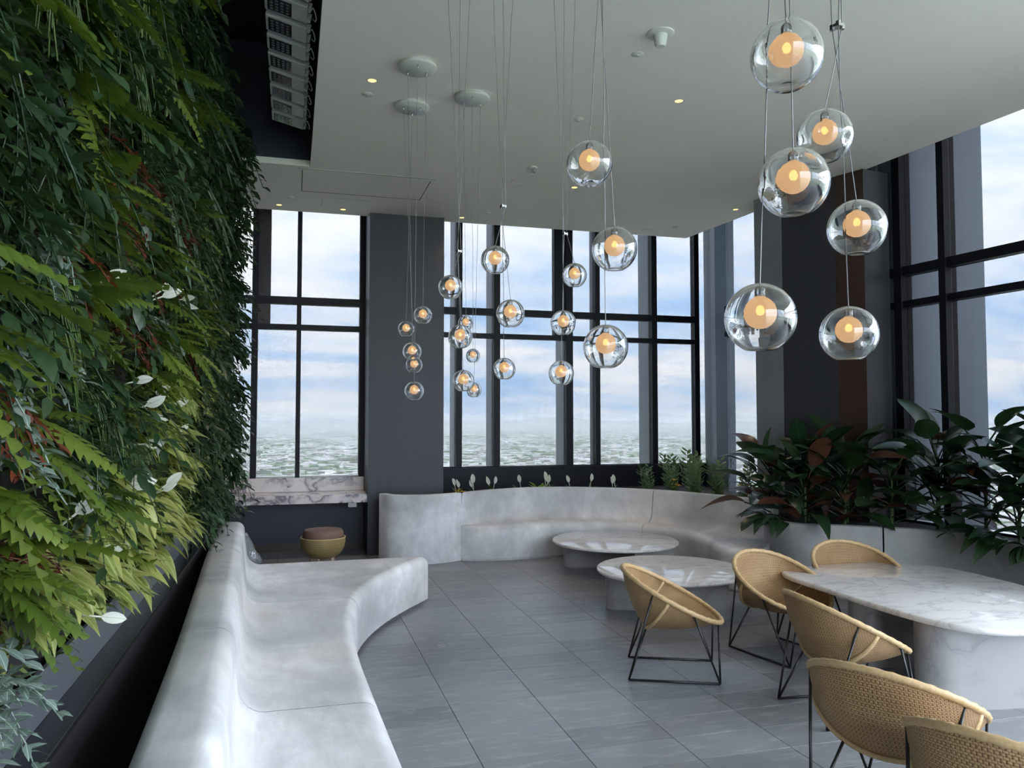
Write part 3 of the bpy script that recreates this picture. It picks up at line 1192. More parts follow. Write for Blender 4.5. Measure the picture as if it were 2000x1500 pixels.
def chair_parts():
    parts = []
    na, nr = 40, 12
    for part in ('backrest', 'seat'):
        V, F, UV = [], [], []
        for i in range(na + 1):
            k = -1 + 2 * i / na
            th = k * PI / 2
            ph = k * math.radians(86) if part == 'backrest' else PI - k * math.radians(94)
            R_, Cc = rim_pt(ph), crease_pt(th)
            for j in range(nr + 1):
                t_ = j / nr
                p = Cc.lerp(R_, t_)
                bul = math.sin(t_ * PI) * math.cos(th)
                if part == 'backrest':
                    p += Vector((0, -.022 * bul, -.008 * bul))
                else:
                    p += Vector((0, 0, -.022 * bul))
                V.append(p)
                UV.append((k * .5 + .5, t_ * .9))
        for i in range(na):
            for j in range(nr):
                a = i * (nr + 1) + j
                F.append((a, a + 1, a + nr + 2, a + nr + 1))
        d = me(part, V, F, 'rattan', True, UV)
        parts.append((part, d, 'solid'))
    nb = 132
    pts = [rim_pt(2 * PI * k / nb) for k in range(nb)]
    rad = [.0155 * (1 + .04 * math.sin(k * 2.1)) for k in range(nb)]
    g = G().tube(pts, .015, 8, True, rad)
    # braid: alternate lumps around the tube
    V = []
    for i in range(nb):
        for k in range(8):
            v = Vector(g.v[i * 8 + k])
            V.append(pts[i] + (v - pts[i]) * (1 + .13 * math.sin(k * PI / 4 * 2 + i * 1.55)))
    parts.append(('rim', me('rim', V, g.f, 'rattan_pale', True), None))
    cr = [crease_pt(-PI / 2 + PI * k / 30) + Vector((0, -.004, -.006)) for k in range(31)]
    parts.append(('seam', G().tube(cr, .0125, 6).mesh('seam', 'rattan_pale', True), None))
    X, Y0, Y1 = .230, -.272, .272
    zf = .0075
    for s in (-1, 1):
        parts.append(('skid', G().tube([(s * X, Y0, zf), (s * X, Y1, zf)], .0075, 8).mesh('skid', 'black_metal', True), None))
        for a, b in (((s * X, Y0, zf), rim_pt(s * math.radians(66)) + Vector((0, 0, -.012))),
                     ((s * X, Y0, zf), crease_pt(s * .45) + Vector((0, -.01, -.012))),
                     ((s * X, Y1, zf), rim_pt(s * math.radians(112)) + Vector((0, 0, -.012))),
                     ((s * X, Y1, zf), rim_pt(s * math.radians(153)) + Vector((0, 0, -.012)))):
            parts.append(('leg', G().tube([a, b], .0065, 8).mesh('leg', 'black_metal', True), None))
    return parts


CP = chair_parts()


def chair(x, y, az, label):
    """az: compass bearing the chair faces, degrees clockwise from +Y"""
    e = empty('woven_chair', (x, y, 0), -math.radians(az))
    tag(e, label, 'chair', 'woven rattan lounge chairs')
    for nm, d, md in CP:
        o = ob(nm, d, e)
        if md:
            s = o.modifiers.new('solid', 'SOLIDIFY')
            s.thickness = .009
            s.offset = 0
    return e


chair(2.345, 4.555, 114, 'woven rattan chair standing alone beside the low round table')
chair(3.26, 4.70, 168, 'woven rattan chair at the rounded tip of the tall marble table')
chair(4.06, 4.90, 188, 'woven rattan chair tucked between the tall marble table and the planter')
chair(2.945, 3.68, 94, 'first woven rattan chair along the side of the tall marble table')
chair(2.38, 2.68, 63, 'middle woven rattan chair of the row along the tall marble table')
chair(2.29, 2.04, 66, 'last woven rattan chair of the row, farthest from the low tables')

# ================================================================== PENDANT LIGHTS
def globe_meshes(seed):
    """blown glass globe of radius 1 with finger dents, as a shell of real thickness"""
    rr = random.Random(seed)
    dents = [(Vector((0, 0, -1)), .42, .10)]
    for k in range(rr.choice((2, 3))):
        a = rr.uniform(0, 2 * PI)
        z = rr.uniform(-.55, -.05)
        dents.append((Vector((math.cos(a), math.sin(a), z)).normalized(), rr.uniform(.26, .36), rr.uniform(.14, .22)))

    def rad(d):
        r = 1.0
        for c, wd, dp in dents:
            ang = math.acos(max(-1, min(1, d.dot(c))))
            if ang < wd:
                q = ang / wd
                r -= dp * (1 - q * q) ** 1.2
        return r

    nl, nt = 48, 30
    V, F = [], []
    for shell, k_ in ((0, 1.0), (1, .945)):
        base = len(V)
        V.append(Vector((0, 0, rad(Vector((0, 0, 1))) * k_)))
        for i in range(1, nt):
            th = PI * i / nt
            for k in range(nl):
                ph = 2 * PI * k / nl
                d = Vector((math.sin(th) * math.cos(ph), math.sin(th) * math.sin(ph), math.cos(th)))
                V.append(d * rad(d) * k_)
        V.append(Vector((0, 0, -rad(Vector((0, 0, -1))) * k_)))
        last = len(V) - 1
        FF = []
        for k in range(nl):
            FF.append((base, base + 1 + k, base + 1 + (k + 1) % nl))
            q = base + 1 + (nt - 2) * nl
            FF.append((last, q + (k + 1) % nl, q + k))
        for i in range(nt - 2):
            for k in range(nl):
                q = base + 1 + i * nl
                FF.append((q + k, q + nl + k, q + nl + (k + 1) % nl, q + (k + 1) % nl))
        F += FF if shell == 0 else [f[::-1] for f in FF]
    return me('globe', V, F, 'globe', True)


GL = [globe_meshes(s) for s in range(5)]
DIFF = G().lathe([(.001, -.46), (.16, -.435), (.30, -.36), (.40, -.24), (.455, -.09), (.455, .08), (.40, .24), (.30, .36), (.17, .44), (.11, .50)], 28).mesh('diffuser', 'diffuser', True)
SOCK = G().lathe([(.13, .52), (.15, .55), (.15, .78), (.13, .83), (.08, .90), (.05, .97)], 16).mesh('socket', 'plastic', True)
BULB = G().lathe([(.001, -.13), (.09, -.10), (.13, 0), (.10, .10), (.05, .16)], 12).mesh('bulb', 'bulb', True)
CLUSTERS = [
    ('hanging in front of the dark column', (0.812, 5.291), None, [(0.856, 5.267, 2.308, .0631), (0.788, 5.298, 2.059, .0649), (0.805, 5.306, 1.789, .0666)]),
    ('hanging closest to the marble counter', (0.880, 5.989), None, [(0.840, 5.968, 2.290, .0631), (0.903, 5.963, 2.014, .0651)]),
    ('beside the column cluster, farther from the plants', (1.296, 5.700), None, [(1.249, 5.688, 2.318, .0576), (1.304, 5.684, 2.072, .0538), (1.315, 5.693, 1.815, .0576)]),
    ('third from the dark column', (0.854, 4.075), (0.854, 4.070, 2.500), [(0.812, 4.081, 2.305, .0659), (0.865, 4.078, 2.039, .0659), (0.884, 4.084, 1.803, .0604)]),
    ('fourth from the dark column', (0.968, 3.580), (0.967, 3.580, 2.623), [(0.932, 3.593, 2.362, .0689), (1.006, 3.584, 2.104, .0689), (0.981, 3.604, 1.839, .0542)]),
    ('clamped near the lone woven chair', (1.325, 3.690), (1.321, 3.690, 2.537), [(1.369, 3.676, 2.325, .0622), (1.317, 3.702, 2.084, .0648), (1.310, 3.716, 1.830, .0648)]),
    ('over the tiles beside the long bench segment', (0.840, 2.025), None, [(0.800, 2.025, 2.319, .0650), (0.871, 2.016, 2.078, .0636), (0.850, 2.034, 1.802, .0636)]),
    ('clamped beside the row of chairs', (1.200, 1.480), (1.192, 1.475, 2.498), [(1.165, 1.491, 2.245, .0614), (1.238, 1.480, 2.035, .0649), (1.223, 1.495, 1.793, .0644)]),
    ('at the line end away from the windows', (0.847, 1.208), None, [(0.855, 1.194, 2.257, .0645), (0.870, 1.201, 2.027, .0631), (0.815, 1.228, 1.782, .0635)]),
]
HL = ['highest', 'middle', 'lowest']
gi_ = 0
for ci, (where, cxy, clamp, gs) in enumerate(CLUSTERS):
    e = empty('ceiling_canopy', (cxy[0], cxy[1], ZC))
    tag(e, 'white round ceiling canopy of the globe cluster ' + where, 'ceiling canopy', 'white ceiling canopies')
    dc_ = G().lathe([(.125, 0), (.135, -.012), (.135, -.026), (.128, -.032), (.0, -.034)], 36).ob('disc', 'white_plastic', e, smooth=True)
    for k in range(3):
        a = 2.1 * k + .4 + ci
        G().lathe([(.006, -.033), (.005, -.048), (.002, -.056)], 8, c=(.075 * math.cos(a), .075 * math.sin(a), 0)).ob('cord_grip', 'steel', dc_, smooth=True)
    if clamp:
        c = empty('cord_clamp', clamp)
        tag(c, 'small steel clamp gathering the cords of the cluster ' + where, 'clamp', 'cord clamps')
        for k in range(3):
            a = 2.1 * k
            G().lathe([(.006, -.006), (.006, .006)], 10, c=(.012 * math.cos(a), .012 * math.sin(a), 0)).ob('ferrule', 'steel', c, smooth=True)
        G().lathe([(.012, -.003), (.012, .003)], 12).ob('body', 'steel', c, smooth=True)
    for k, (x, y, z, r) in enumerate(gs):
        p = empty('globe_pendant', (x, y, z))
        hl = HL[k] if len(gs) == 3 else ('higher', 'lower')[k]
        tag(p, f'{hl} glass globe pendant of the cluster {where}', 'pendant light', 'clear glass globe pendants with frosted lit cores')
        o = ob('globe', GL[gi_ % 5], p)
        o.scale = (r, r, r)
        o.rotation_euler = (0, 0, gi_ * 1.9)
        df_ = ob('diffuser', DIFF, p, (0, 0, .153 * r))
        df_.scale = (r, r, r)
        ob('bulb', BULB, df_, (0, 0, .05))
        o = ob('socket', SOCK, p, (0, 0, .117 * r))
        o.scale = (r, r, r * .92)
        a = 2.1 * k + .4 + ci
        top = Vector((cxy[0] + .075 * math.cos(a), cxy[1] + .075 * math.sin(a), ZC - .05)) - Vector((x, y, z))
        pts = [Vector((0, 0, r * .98))]
        if clamp and clamp[2] > z + r:
            pts.append(Vector(clamp) - Vector((x, y, z)) + Vector((.012 * math.cos(2.1 * k), .012 * math.sin(2.1 * k), 0)))
        pts.append(top)
        # the cord is slightly wavy
        fine = []
        for a_, b_ in zip(pts, pts[1:]):
            nseg = max(2, int((b_ - a_).length / .12))
            for q in range(nseg):
                v = a_.lerp(b_, q / nseg)
                if 0 < q:
                    v += Vector((.0012 * math.sin(q * 2.3 + k), .0012 * math.cos(q * 1.7), 0))
                fine.append(v)
        fine.append(pts[-1])
        G().tube(fine, .0013, 5).ob('cord', 'cord', p, smooth=True)
        gi_ += 1

# ================================================================== CEILING FITTINGS
dl = [(.534, 5.625, 'beside the dark lighting slot'), (2.856, 5.348, 'above the low round tables'), (-.169, 9.249, 'over the counter by the green wall'),
      (.552, 9.25, 'over the counter by the dark column'), (1.974, 9.235, 'next to the dark column by the wide window'), (4.995, 7.993, 'by the corner column'),
      (2.866, 7.689, 'above the curved seat')]
for x, y, wh in dl:
    e = empty('downlight', (x, y, ZC))
    tag(e, 'small round warm ceiling downlight ' + wh, 'downlight', 'warm ceiling downlights')
    G().lathe([(.036, .0), (.040, -.003), (.034, -.004), (.031, .0)], 28, cap=False).ob('ring', 'white_plastic', e, smooth=True)
    G().lathe([(.031, -.0005), (.0, -.0006)], 28).ob('lens', 'downlight', e)
    ld = bpy.data.lights.new('downlight_beam', 'SPOT')
    ld.energy = 36
    ld.color = (1, .78, .58)
    ld.spot_size = math.radians(95)
    ld.spot_blend = 1
    ld.shadow_soft_size = .03
    lo_ = bpy.data.objects.new('downlight_beam', ld)
    COL.objects.link(lo_)
    lo_.parent = e
    lo_.location = (0, 0, -.012)
sp_ = [(.525, 5.879, 'beside the lighting slot downlight'), (2.218, 4.727, 'next to the big detector'), (2.24, 5.908, 'midway along the ceiling line'), (-.044, 8.891, 'near the access panel'),
       (2.23, 8.941, 'close to the wide window'), (4.712, 8.936, 'near the window corner')]
for x, y, wh in sp_:
    e = empty('sprinkler_cover', (x, y, ZC))
    tag(e, 'small white round sprinkler cover plate ' + wh, 'sprinkler', 'ceiling sprinkler covers')
    G().lathe([(.042, 0), (.042, -.004), (.036, -.008), (.0, -.009)], 28).ob('plate', 'white_plastic', e, smooth=True)
    G().lathe([(.012, -.009), (.010, -.014), (.0, -.015)], 14).ob('cap', 'light_grey', e, smooth=True)
e = empty('smoke_detector', (2.237, 4.424, ZC))
tag(e, 'large white ceiling smoke detector with a tapered body', 'detector')
G().lathe([(.088, 0), (.088, -.008), (.080, -.014), (.0, -.014)], 32).ob('base', 'white_plastic', e, smooth=True)
G().lathe([(.046, -.0141), (.044, -.03), (.037, -.075), (.028, -.088), (.0, -.09)], 28).ob('sensor_body', 'white_plastic', e, smooth=True)
e = empty('fire_sprinkler', (2.24, 7.182, ZC))
tag(e, 'small chrome and white sprinkler head hanging from the ceiling', 'sprinkler')
G().lathe([(.05, 0), (.045, -.012), (.02, -.02), (.0, -.02)], 24).ob('base', 'white_plastic', e, smooth=True)
G().lathe([(.012, -.0201), (.012, -.045), (.026, -.047), (.026, -.052), (.0, -.054)], 18).ob('deflector', 'steel', e, smooth=True)
for x, y, wh in ((2.229, 7.647, 'beside the sprinkler head'), (4.448, 9.208, 'near the window corner')):
    e = empty('ceiling_speaker', (x, y, ZC))
    tag(e, 'flat grey round ceiling speaker ' + wh, 'speaker')
    G().lathe([(.075, 0), (.075, -.004), (.066, -.006), (.066, -.003), (.0, -.003)], 32).ob('grille', 'ceiling', e, smooth=True)
    G().lathe([(.078, 0), (.080, -.003), (.075, -.0045)], 32, cap=False).ob('rim', 'light_grey', e, smooth=True)

# grow lights in the dark slot
def flood(y, k):
    e = empty('flood_light', (-.06, y, 4.22))
    e.rotation_euler = (0, math.radians(14), 0)
    tag(e, 'grey flood light with dark lamp window, ' + ['nearest the window end', 'second', 'third', 'fourth', 'fifth', 'sixth', 'seventh', 'eighth', 'ninth'][k] + ' in the ceiling slot row', 'flood light', 'row of flood lights in the ceiling slot')
    G().box(-.145, .13, -.105, .105, .0, .055).ob('housing', 'light_grey', e, bevel=.006)
    lw_ = G().box(-.125, .03, -.08, .085, -.004, -.0005).ob('lamp_window', 'led_glass', e)
    for i in range(4):
        for j in range(4):
            G().box(-.108 + .034 * i, -.09 + .034 * i, -.062 + .036 * j, -.044 + .036 * j, -.0055, -.0041).ob('led', 'led_dot', lw_)
    G().box(.13, .15, -.09, -.05, .005, .05).ob('bracket', 'light_grey', e, bevel=.003)
    G().box(.13, .15, .05, .09, .005, .05).ob('bracket', 'light_grey', e, bevel=.003)
    pts = [(.135, 0, .03)] + [(.16 + .03 * math.sin(t_ * PI), -.02 - .07 * math.cos(t_ * PI), .02 - .03 * math.sin(t_ * PI)) for t_ in (0, .25, .5, .75, 1)]
    G().tube(pts, .004, 6).ob('cable', 'white_plastic', e, smooth=True)


for k in range(9):
    flood(7.02 - .278 * k, k)

# ================================================================== LEAVES AND PLANTS
def shape_w(kind, t):
    if kind == 'lance':
        return math.sin(PI * min(1, t ** .8)) ** .9 * (1 - .15 * t)
    if kind == 'heart':
        return min(1, (t / .16) ** .5) * (1 - t ** 1.7) ** .85 if t < 1 else 0
    if kind == 'oval':
        return math.sin(PI * t) ** .62
    if kind == 'strap':
        return min(1, t / .08) * min(1, (1 - t) / .25 + .02) ** .7
    return 1


def leaf_geo(L, W, kind='lance', fold=.25, droop=.3, n=8, wave=0, stem=0, twist=0):
    """one blade growing along +Y from the origin, upper side +Z"""
    g = G()
    V, F, UV = [], [], []
    for i in range(n + 1):
        t_ = i / n
        w_ = max(.004, shape_w(kind, t_)) * W / 2
        y = stem + L * (t_ - .12 * droop * t_ * t_)
        z = -droop * L * t_ * t_ * .8
        wv = wave * math.sin(t_ * 9) * W
        tw = twist * t_
        for sgn in (-1, 0, 1):
            px, pz = sgn * w_, abs(sgn) * (fold * w_) + sgn * wv
            V.append((px * math.cos(tw) - pz * math.sin(tw), y, z + px * math.sin(tw) + pz * math.cos(tw)))
            UV.append((.5 + sgn * .5 * (w_ / (W / 2)), t_))
    for i in range(n):
        a = i * 3
        F += [(a, a + 1, a + 4, a + 3), (a + 1, a + 2, a + 5, a + 4)]
    g.add(V, F, UV)
    if stem:
        k = len(g.v)
        g.tube([(0, 0, -.02 * stem), (0, stem * .55, .03 * stem), (0, stem + L * .04, 0)], .0035 + L * .008, 5)
    return g


def xf(g, Mx):
    h = G()
    h.add([Mx @ Vector(v) for v in g.v], g.f, list(g.uv))
    return h


def aim(d, up=Vector((0, 0, 1)), loc=Vector((0, 0, 0)), s=1.0):
    """matrix that turns +Y to d and +Z near up"""
    d = d.normalized()
    x = d.cross(up)
    if x.length < .02:
        x = d.cross(Vector((1, 0, 0)))
    x.normalize()
    z = x.cross(d)
    m = Matrix((x, d, z)).transposed().to_4x4()
    m.translation = loc
    return m @ Matrix.Diagonal((s, s, s, 1))


def frond_geo(L, W, lobes, droop, rr):
    """fern frond cut into pointed lobes"""
    g = G()
    for i in range(lobes):
        t_ = (i + .6) / lobes
        y = L * t_
        z = -droop * L * t_ * t_
        wl = W / 2 * (math.sin(PI * min(1, t_ * .82 + .16)) ** .8) * rr.uniform(.88, 1.08)
        for sgn in (-1, 1):
            lf = leaf_geo(wl, L / lobes * 1.15, 'lance', .15, .3, 4)
            d = Vector((sgn * math.cos(.6), math.sin(.6), -.18))
            g2 = xf(lf, aim(d, Vector((0, .15, 1)), Vector((0, y, z))))
            g.add(g2.v, g2.f, g2.uv)
    mid = leaf_geo(L * 1.06, W * .10, 'strap', .1, droop * 1.25, 8)
    g.add(mid.v, mid.f, mid.uv)
    return g


def sprig_geo(L, nleaf, ll, lw, kind, droop, rr, leaf_droop=.3):
    """trailing stem with small leaves"""
    g = G()
    pts = []
    for i in range(7):
        t_ = i / 6
        pts.append(Vector((.02 * math.sin(t_ * 5 + rr.random()), L * (t_ - .2 * droop * t_ * t_), -droop * L * t_ * t_)))
    g.tube(pts, .0018, 4)
    for i in range(nleaf):
        t_ = (i + .8) / nleaf
        k = min(5, int(t_ * 6))
        p = pts[k].lerp(pts[k + 1], min(1, t_ * 6 - k))
        sgn = -1 if i % 2 else 1
        d = Vector((sgn * rr.uniform(.5, 1), rr.uniform(.3, .8), rr.uniform(-.5, .35)))
        lf = leaf_geo(ll * rr.uniform(.7, 1.15), lw * rr.uniform(.8, 1.1), kind, .2, leaf_droop, 3)
        g2 = xf(lf, aim(d, Vector((rr.uniform(-.4, .4), 0, 1)), p))
        g.add(g2.v, g2.f, g2.uv)
    return g


rp = random.Random(21)
LM = {}


def leafset(key, m, geos, nm='leaf'):
    LM[key] = [g.mesh(nm, m, True, True) for g in geos]


leafset('fern', 'lf_fern', [frond_geo(.28, .15, 12, .35, rp), frond_geo(.32, .16, 14, .5, rp), frond_geo(.24, .14, 11, .25, rp)], 'frond')
leafset('pothos', 'lf_pothos', [leaf_geo(.17, .062, 'lance', .25, .4, 7, .02), leaf_geo(.20, .080, 'heart', .22, .5, 7, .03), leaf_geo(.15, .055, 'lance', .3, .25, 7, .03, twist=.4), leaf_geo(.19, .060, 'lance', .2, .6, 7, .02, twist=-.4)])
leafset('mid', 'lf_mid', [leaf_geo(.13, .05, 'lance', .25, .35, 6), leaf_geo(.12, .06, 'oval', .2, .3, 6), leaf_geo(.16, .055, 'lance', .25, .5, 6, twist=.3)])
leafset('dark', 'lf_dark', [sprig_geo(.26, 13, .075, .024, 'lance', .5, rp), sprig_geo(.34, 16, .07, .026, 'lance', .9, rp), sprig_geo(.22, 11, .085, .028, 'oval', .35, rp)], 'sprig')
leafset('silver', 'lf_silver', [sprig_geo(.17, 14, .046, .022, 'oval', .5, rp), sprig_geo(.20, 16, .050, .018, 'lance', .8, rp)], 'sprig')
leafset('red', 'lf_red', [sprig_geo(.16, 14, .040, .018, 'lance', .4, rp), sprig_geo(.20, 16, .045, .016, 'lance', .6, rp)], 'sprig')
leafset('strap', 'lf_strap', [leaf_geo(.55, .045, 'strap', .15, .15, 12, .03), leaf_geo(.42, .060, 'lance', .2, .2, 10, .02), leaf_geo(.62, .036, 'strap', .15, .1, 12, .04)])
leafset('spathe', 'lf_white', [leaf_geo(.11, .052, 'oval', .45, .2, 6, stem=.10), leaf_geo(.12, .050, 'lance', .5, .3, 6, stem=.08)], 'spathe')


def strands(rr, n, L):
    g = G()
    for i in range(n):
        x0 = rr.uniform(-.05, .05)
        pts = []
        l = L * rr.uniform(.6, 1.1)
        dx = rr.uniform(-.05, .05)
        for k in range(5):
            t_ = k / 4
            pts.append(Vector((x0 + dx * t_ + .01 * math.sin(t_ * 6 + i), .10 * math.sin(t_ * 1.6) + rr.uniform(-.01, .01), -l * t_ * t_)))
        g.tube(pts, .0022, 4)
    return g


leafset('strand', 'lf_mid', [strands(rp, 14, .30), strands(rp, 12, .38)], 'strand_tuft')

KIND = {
    'fern': ('lobed_fern', 'bright green lobed fern', (5, 7), .55, .25, 1.0),
    'pothos': ('variegated_plant', 'yellow-green pointed-leaf plant', (10, 13), .7, .35, 1.0),
    'mid': ('leafy_plant', 'mid-green leafy plant', (9, 12), .7, .35, 1.0),
    'dark': ('trailing_plant', 'dark narrow-leaved trailing plant', (7, 9), .65, .55, 1.0),
    'silver': ('silver_plant', 'silvery grey-green small-leaved plant', (8, 10), .7, .35, 1.0),
    'red': ('red_plant', 'red-brown small-leaved plant', (6, 8), .7, .4, 1.0),
    'strap': ('strap_fern', 'long strap-leaved hanging fern', (4, 5), .45, 1.1, 1.0),
    'strand': ('hanging_cactus', 'fine hanging-strand plant', (3, 4), .5, .3, 1.0),
}
XW = -.69


def wall_plant(kind, y, z, rr, big=1.0, out=1.0):
    nm, label, cnt, spread, down, _ = KIND[kind]
    e = empty(nm, (XW, y, z))
    vb = 'just above the steel rail' if z < 1.3 else 'low on the green wall' if z < 1.95 else 'halfway up the green wall' if z < 2.9 else 'high on the green wall'
    hb = 'beside the counter end' if y > 6.83 else 'by the flared bench end' if y > 5.4 else 'by the middle bench' if y > 3.4 else 'by the long bench'
    tag(e, f'{label} {vb} {hb}', 'plant', label + 's of the green wall')
    for i in range(rr.randint(*cnt)):
        d = Vector((rr.uniform(.55, 1.15) * out, rr.uniform(-spread, spread), rr.uniform(-.25, .55) - down))
        if kind == 'strand':
            d = Vector((1, rr.uniform(-.5, .5), 0))
        if kind == 'strap':
            d = Vector((rr.uniform(.25, .5), rr.uniform(-.3, .3), rr.uniform(-1.1, -.6)))
        s = big * rr.uniform(.8, 1.2)
        up = Vector((rr.uniform(.1, .8), rr.uniform(-.5, .5), 1))
        off = Vector((rr.uniform(0, .05), rr.uniform(-.05, .05), rr.uniform(-.05, .05)))
        ob(LM[kind][rr.randrange(len(LM[kind]))].name.split('.')[0], rr.choice(LM[kind]), e, mw=aim(d, up, off, s))
    return e


def zone(y, z, rr):
    r = rr.random()
    if y > 5.2:
        if z < 1.9:
            return 'pothos' if r < .3 else 'dark' if r < .85 else 'mid'
        return 'dark' if r < .8 else 'strap' if r < .9 else 'strand'
    if z < 1.25 + .28 * max(0, y - 2.0) and y > 1.95 and z < 1.95:
        return 'pothos' if r < .86 else 'mid' if r < .95 else 'fern'
    if y < 2.25 and z < 1.85:
        return 'silver' if r < .5 else 'red' if r < .70 else 'fern' if r < .78 else 'mid'
    if z < 2.35:
        return 'fern' if r < .22 else 'mid' if r < .44 else 'dark' if r < .70 else 'red' if r < .80 else 'silver' if r < .88 else 'strand'
    if y < 2.6:
        return 'fern' if r < .20 else 'mid' if r < .45 else 'dark' if r < .84 else 'strand' if r < .92 else 'strap'
    return 'dark' if r < .46 else 'strand' if r < .60 else 'strap' if r < .74 else 'fern' if r < .84 else 'mid' if r < .95 else 'red'


rw = random.Random(77)
y = 1.35
while y < 7.66:
    z = 1.12 if y < 3.3 else 1.04
    step = .20 if y < 3.2 else .25
    while z < min(4.42, 1.9 + y * .56):
        yy, zz_ = y + rw.uniform(-.09, .09), z + rw.uniform(-.08, .08)
        wall_plant(zone(yy, zz_, rw), min(yy, 7.62), zz_, rw)
        z += step
    y += step
# long vines standing out at the window end of the wall
for k in range(34):
    z = rw.uniform(1.3, 4.4)
    e = wall_plant('dark', rw.uniform(6.6, 7.66), z, rw, 1.25, 1.6)
# white flowers of the lower planting
for (y, z) in ((3.1, 1.72), (3.3, 1.62), (3.55, 1.66), (3.25, 1.5), (2.9, 1.35), (2.75, 1.22), (2.35, 1.30), (4.1, 1.62), (4.4, 1.5), (2.6, 1.02), (3.9, 1.25), (2.5, 1.95), (4.3, 2.2), (3.6, 2.1)):
    e = empty('white_lily', (XW + .08, y, z))
    tag(e, 'white lily flower standing out of the green wall', 'flower', 'white lilies on the green wall')
    for q in range(rw.choice((1, 2))):
        ob('spathe', LM['spathe'][q], e, mw=aim(Vector((1, rw.uniform(-.5, .1), rw.uniform(-.5, .9))), Vector((.7, -1.2, rw.uniform(-.2, .4))), Vector((0, q * .03, 0)), rw.uniform(.6, .85)))
# the fine background growth
for nm, mname, cnt, sz, zlo, zhi, lab in (('wall_foliage', 'lf_fill', 9000, .045, .95, 2.6, 'fine mixed leaves covering the lower green wall'), ('wall_foliage_upper', 'lf_fill_shaded', 10500, .05, 2.0, 4.6, 'fine leaves in a shade-darkened colour covering the upper green wall')):
    V, F = [], []
    for k in range(cnt):
        y, z = rw.uniform(1.2, 7.68), rw.uniform(zlo, zhi)
        l = sz * rw.uniform(.6, 1.6)
        d = Vector((rw.uniform(.2, 1), rw.uniform(-.8, .8), rw.uniform(-1, .4))).normalized()
        u = d.cross(Vector((rw.uniform(-.5, .5), rw.uniform(-.5, .5), 1))).normalized() * l * rw.uniform(.12, .24)
        p = Vector((rw.uniform(-.695, -.61), y, z))
        nrm = u.cross(d).normalized() * l * .06
        b = len(V)
        V += [p, p + d * l * .5 + u + nrm, p + d * l, p + d * l * .5 - u + nrm]
        F += [(b, b + 1, b + 2), (b, b + 2, b + 3)]
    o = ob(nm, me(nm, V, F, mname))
    tag(o, lab, 'foliage', kind='stuff')

# ---- big dark leaves in the planter on the glazed side
leafset('big', 'lf_big', [leaf_geo(.36, .17, 'oval', .22, .35, 10, .012, stem=.22), leaf_geo(.40, .19, 'heart', .25, .5, 10, .015, stem=.26), leaf_geo(.33, .15, 'oval', .3, .6, 10, .02, stem=.2), leaf_geo(.38, .16, 'lance', .25, .8, 10, .02, stem=.24, twist=.4)])
leafset('bigred', 'lf_bigred', [leaf_geo(.34, .16, 'oval', .25, .45, 10, .015, stem=.2), leaf_geo(.37, .15, 'lance', .3, .7, 10, .02, stem=.22, twist=-.4)])
rb = random.Random(9)
BP = [(4.56, 6.72, .95, 'at the nose of the planter'), (4.62, 6.30, .8, 'leaning over the curved seat end'), (4.90, 6.62, 1.05, 'in front of the corner column'), (4.92, 6.12, .9, 'over the planter joint'), (5.16, 6.38, 1.15, 'against the corner column'),
      (5.20, 5.85, 1.0, 'behind the tucked woven chair'), (5.66, 5.80, 1.25, 'beside the first window post'), (5.50, 5.62, 1.2, 'below the side window pane'), (5.62, 5.25, 1.35, 'standing tallest by the second window post'), (5.52, 4.85, 1.0, 'hanging over the wavy planter wall'),
      (5.80, 4.80, 1.25, 'close to the side glass'), (5.45, 4.35, 1.0, 'beyond the tall marble table'), (5.75, 4.20, 1.2, 'farther along the side glass'), (5.62, 3.70, 1.1, 'at the far end of the planter')]
for x, y, hgt, wh in BP:
    e = empty('broad_leaf_plant', (x, y, .60))
    tag(e, 'dark broad-leaved plant ' + wh, 'plant', 'broad-leaved plants in the side planter')
    G().tube([(0, 0, -.02), (.02, .01, hgt * .3), (0, -.01, hgt * .55)], .012, 6, radii=[.016, .013, .007]).ob('stem', 'stem', e, smooth=True)
    nl_ = rb.randint(18, 22)
    for i in range(nl_):
        t_ = (i + .5) / nl_
        a = i * 2.4 + rb.uniform(-.4, .4)
        el = rb.uniform(.05, .55) + t_ * .7
        # leaves by the glass grow upwards and inwards
        d = Vector((math.cos(a) - .22, math.sin(a) - .1, el))
        if x > 5.4 and d.x > .1:
            d.x = -.2 * rb.random()
        if y > 6.0 and x < 5.4 and d.x * .95 + d.y * .3 > .1:
            k_ = d.x * .95 + d.y * .3
            d -= Vector((.95, .3, 0)) * (k_ + .15 * rb.random())
        o_ = Vector((0, 0, hgt * (.05 + .5 * t_)))
        key = 'bigred' if rb.random() < .16 else 'big'
        ob('leaf', rb.choice(LM[key]), e, mw=aim(d, Vector((rb.uniform(-.5, .5), rb.uniform(-.5, .5), 1)), o_, rb.uniform(.8, 1.2) * (.85 + .16 * hgt)))
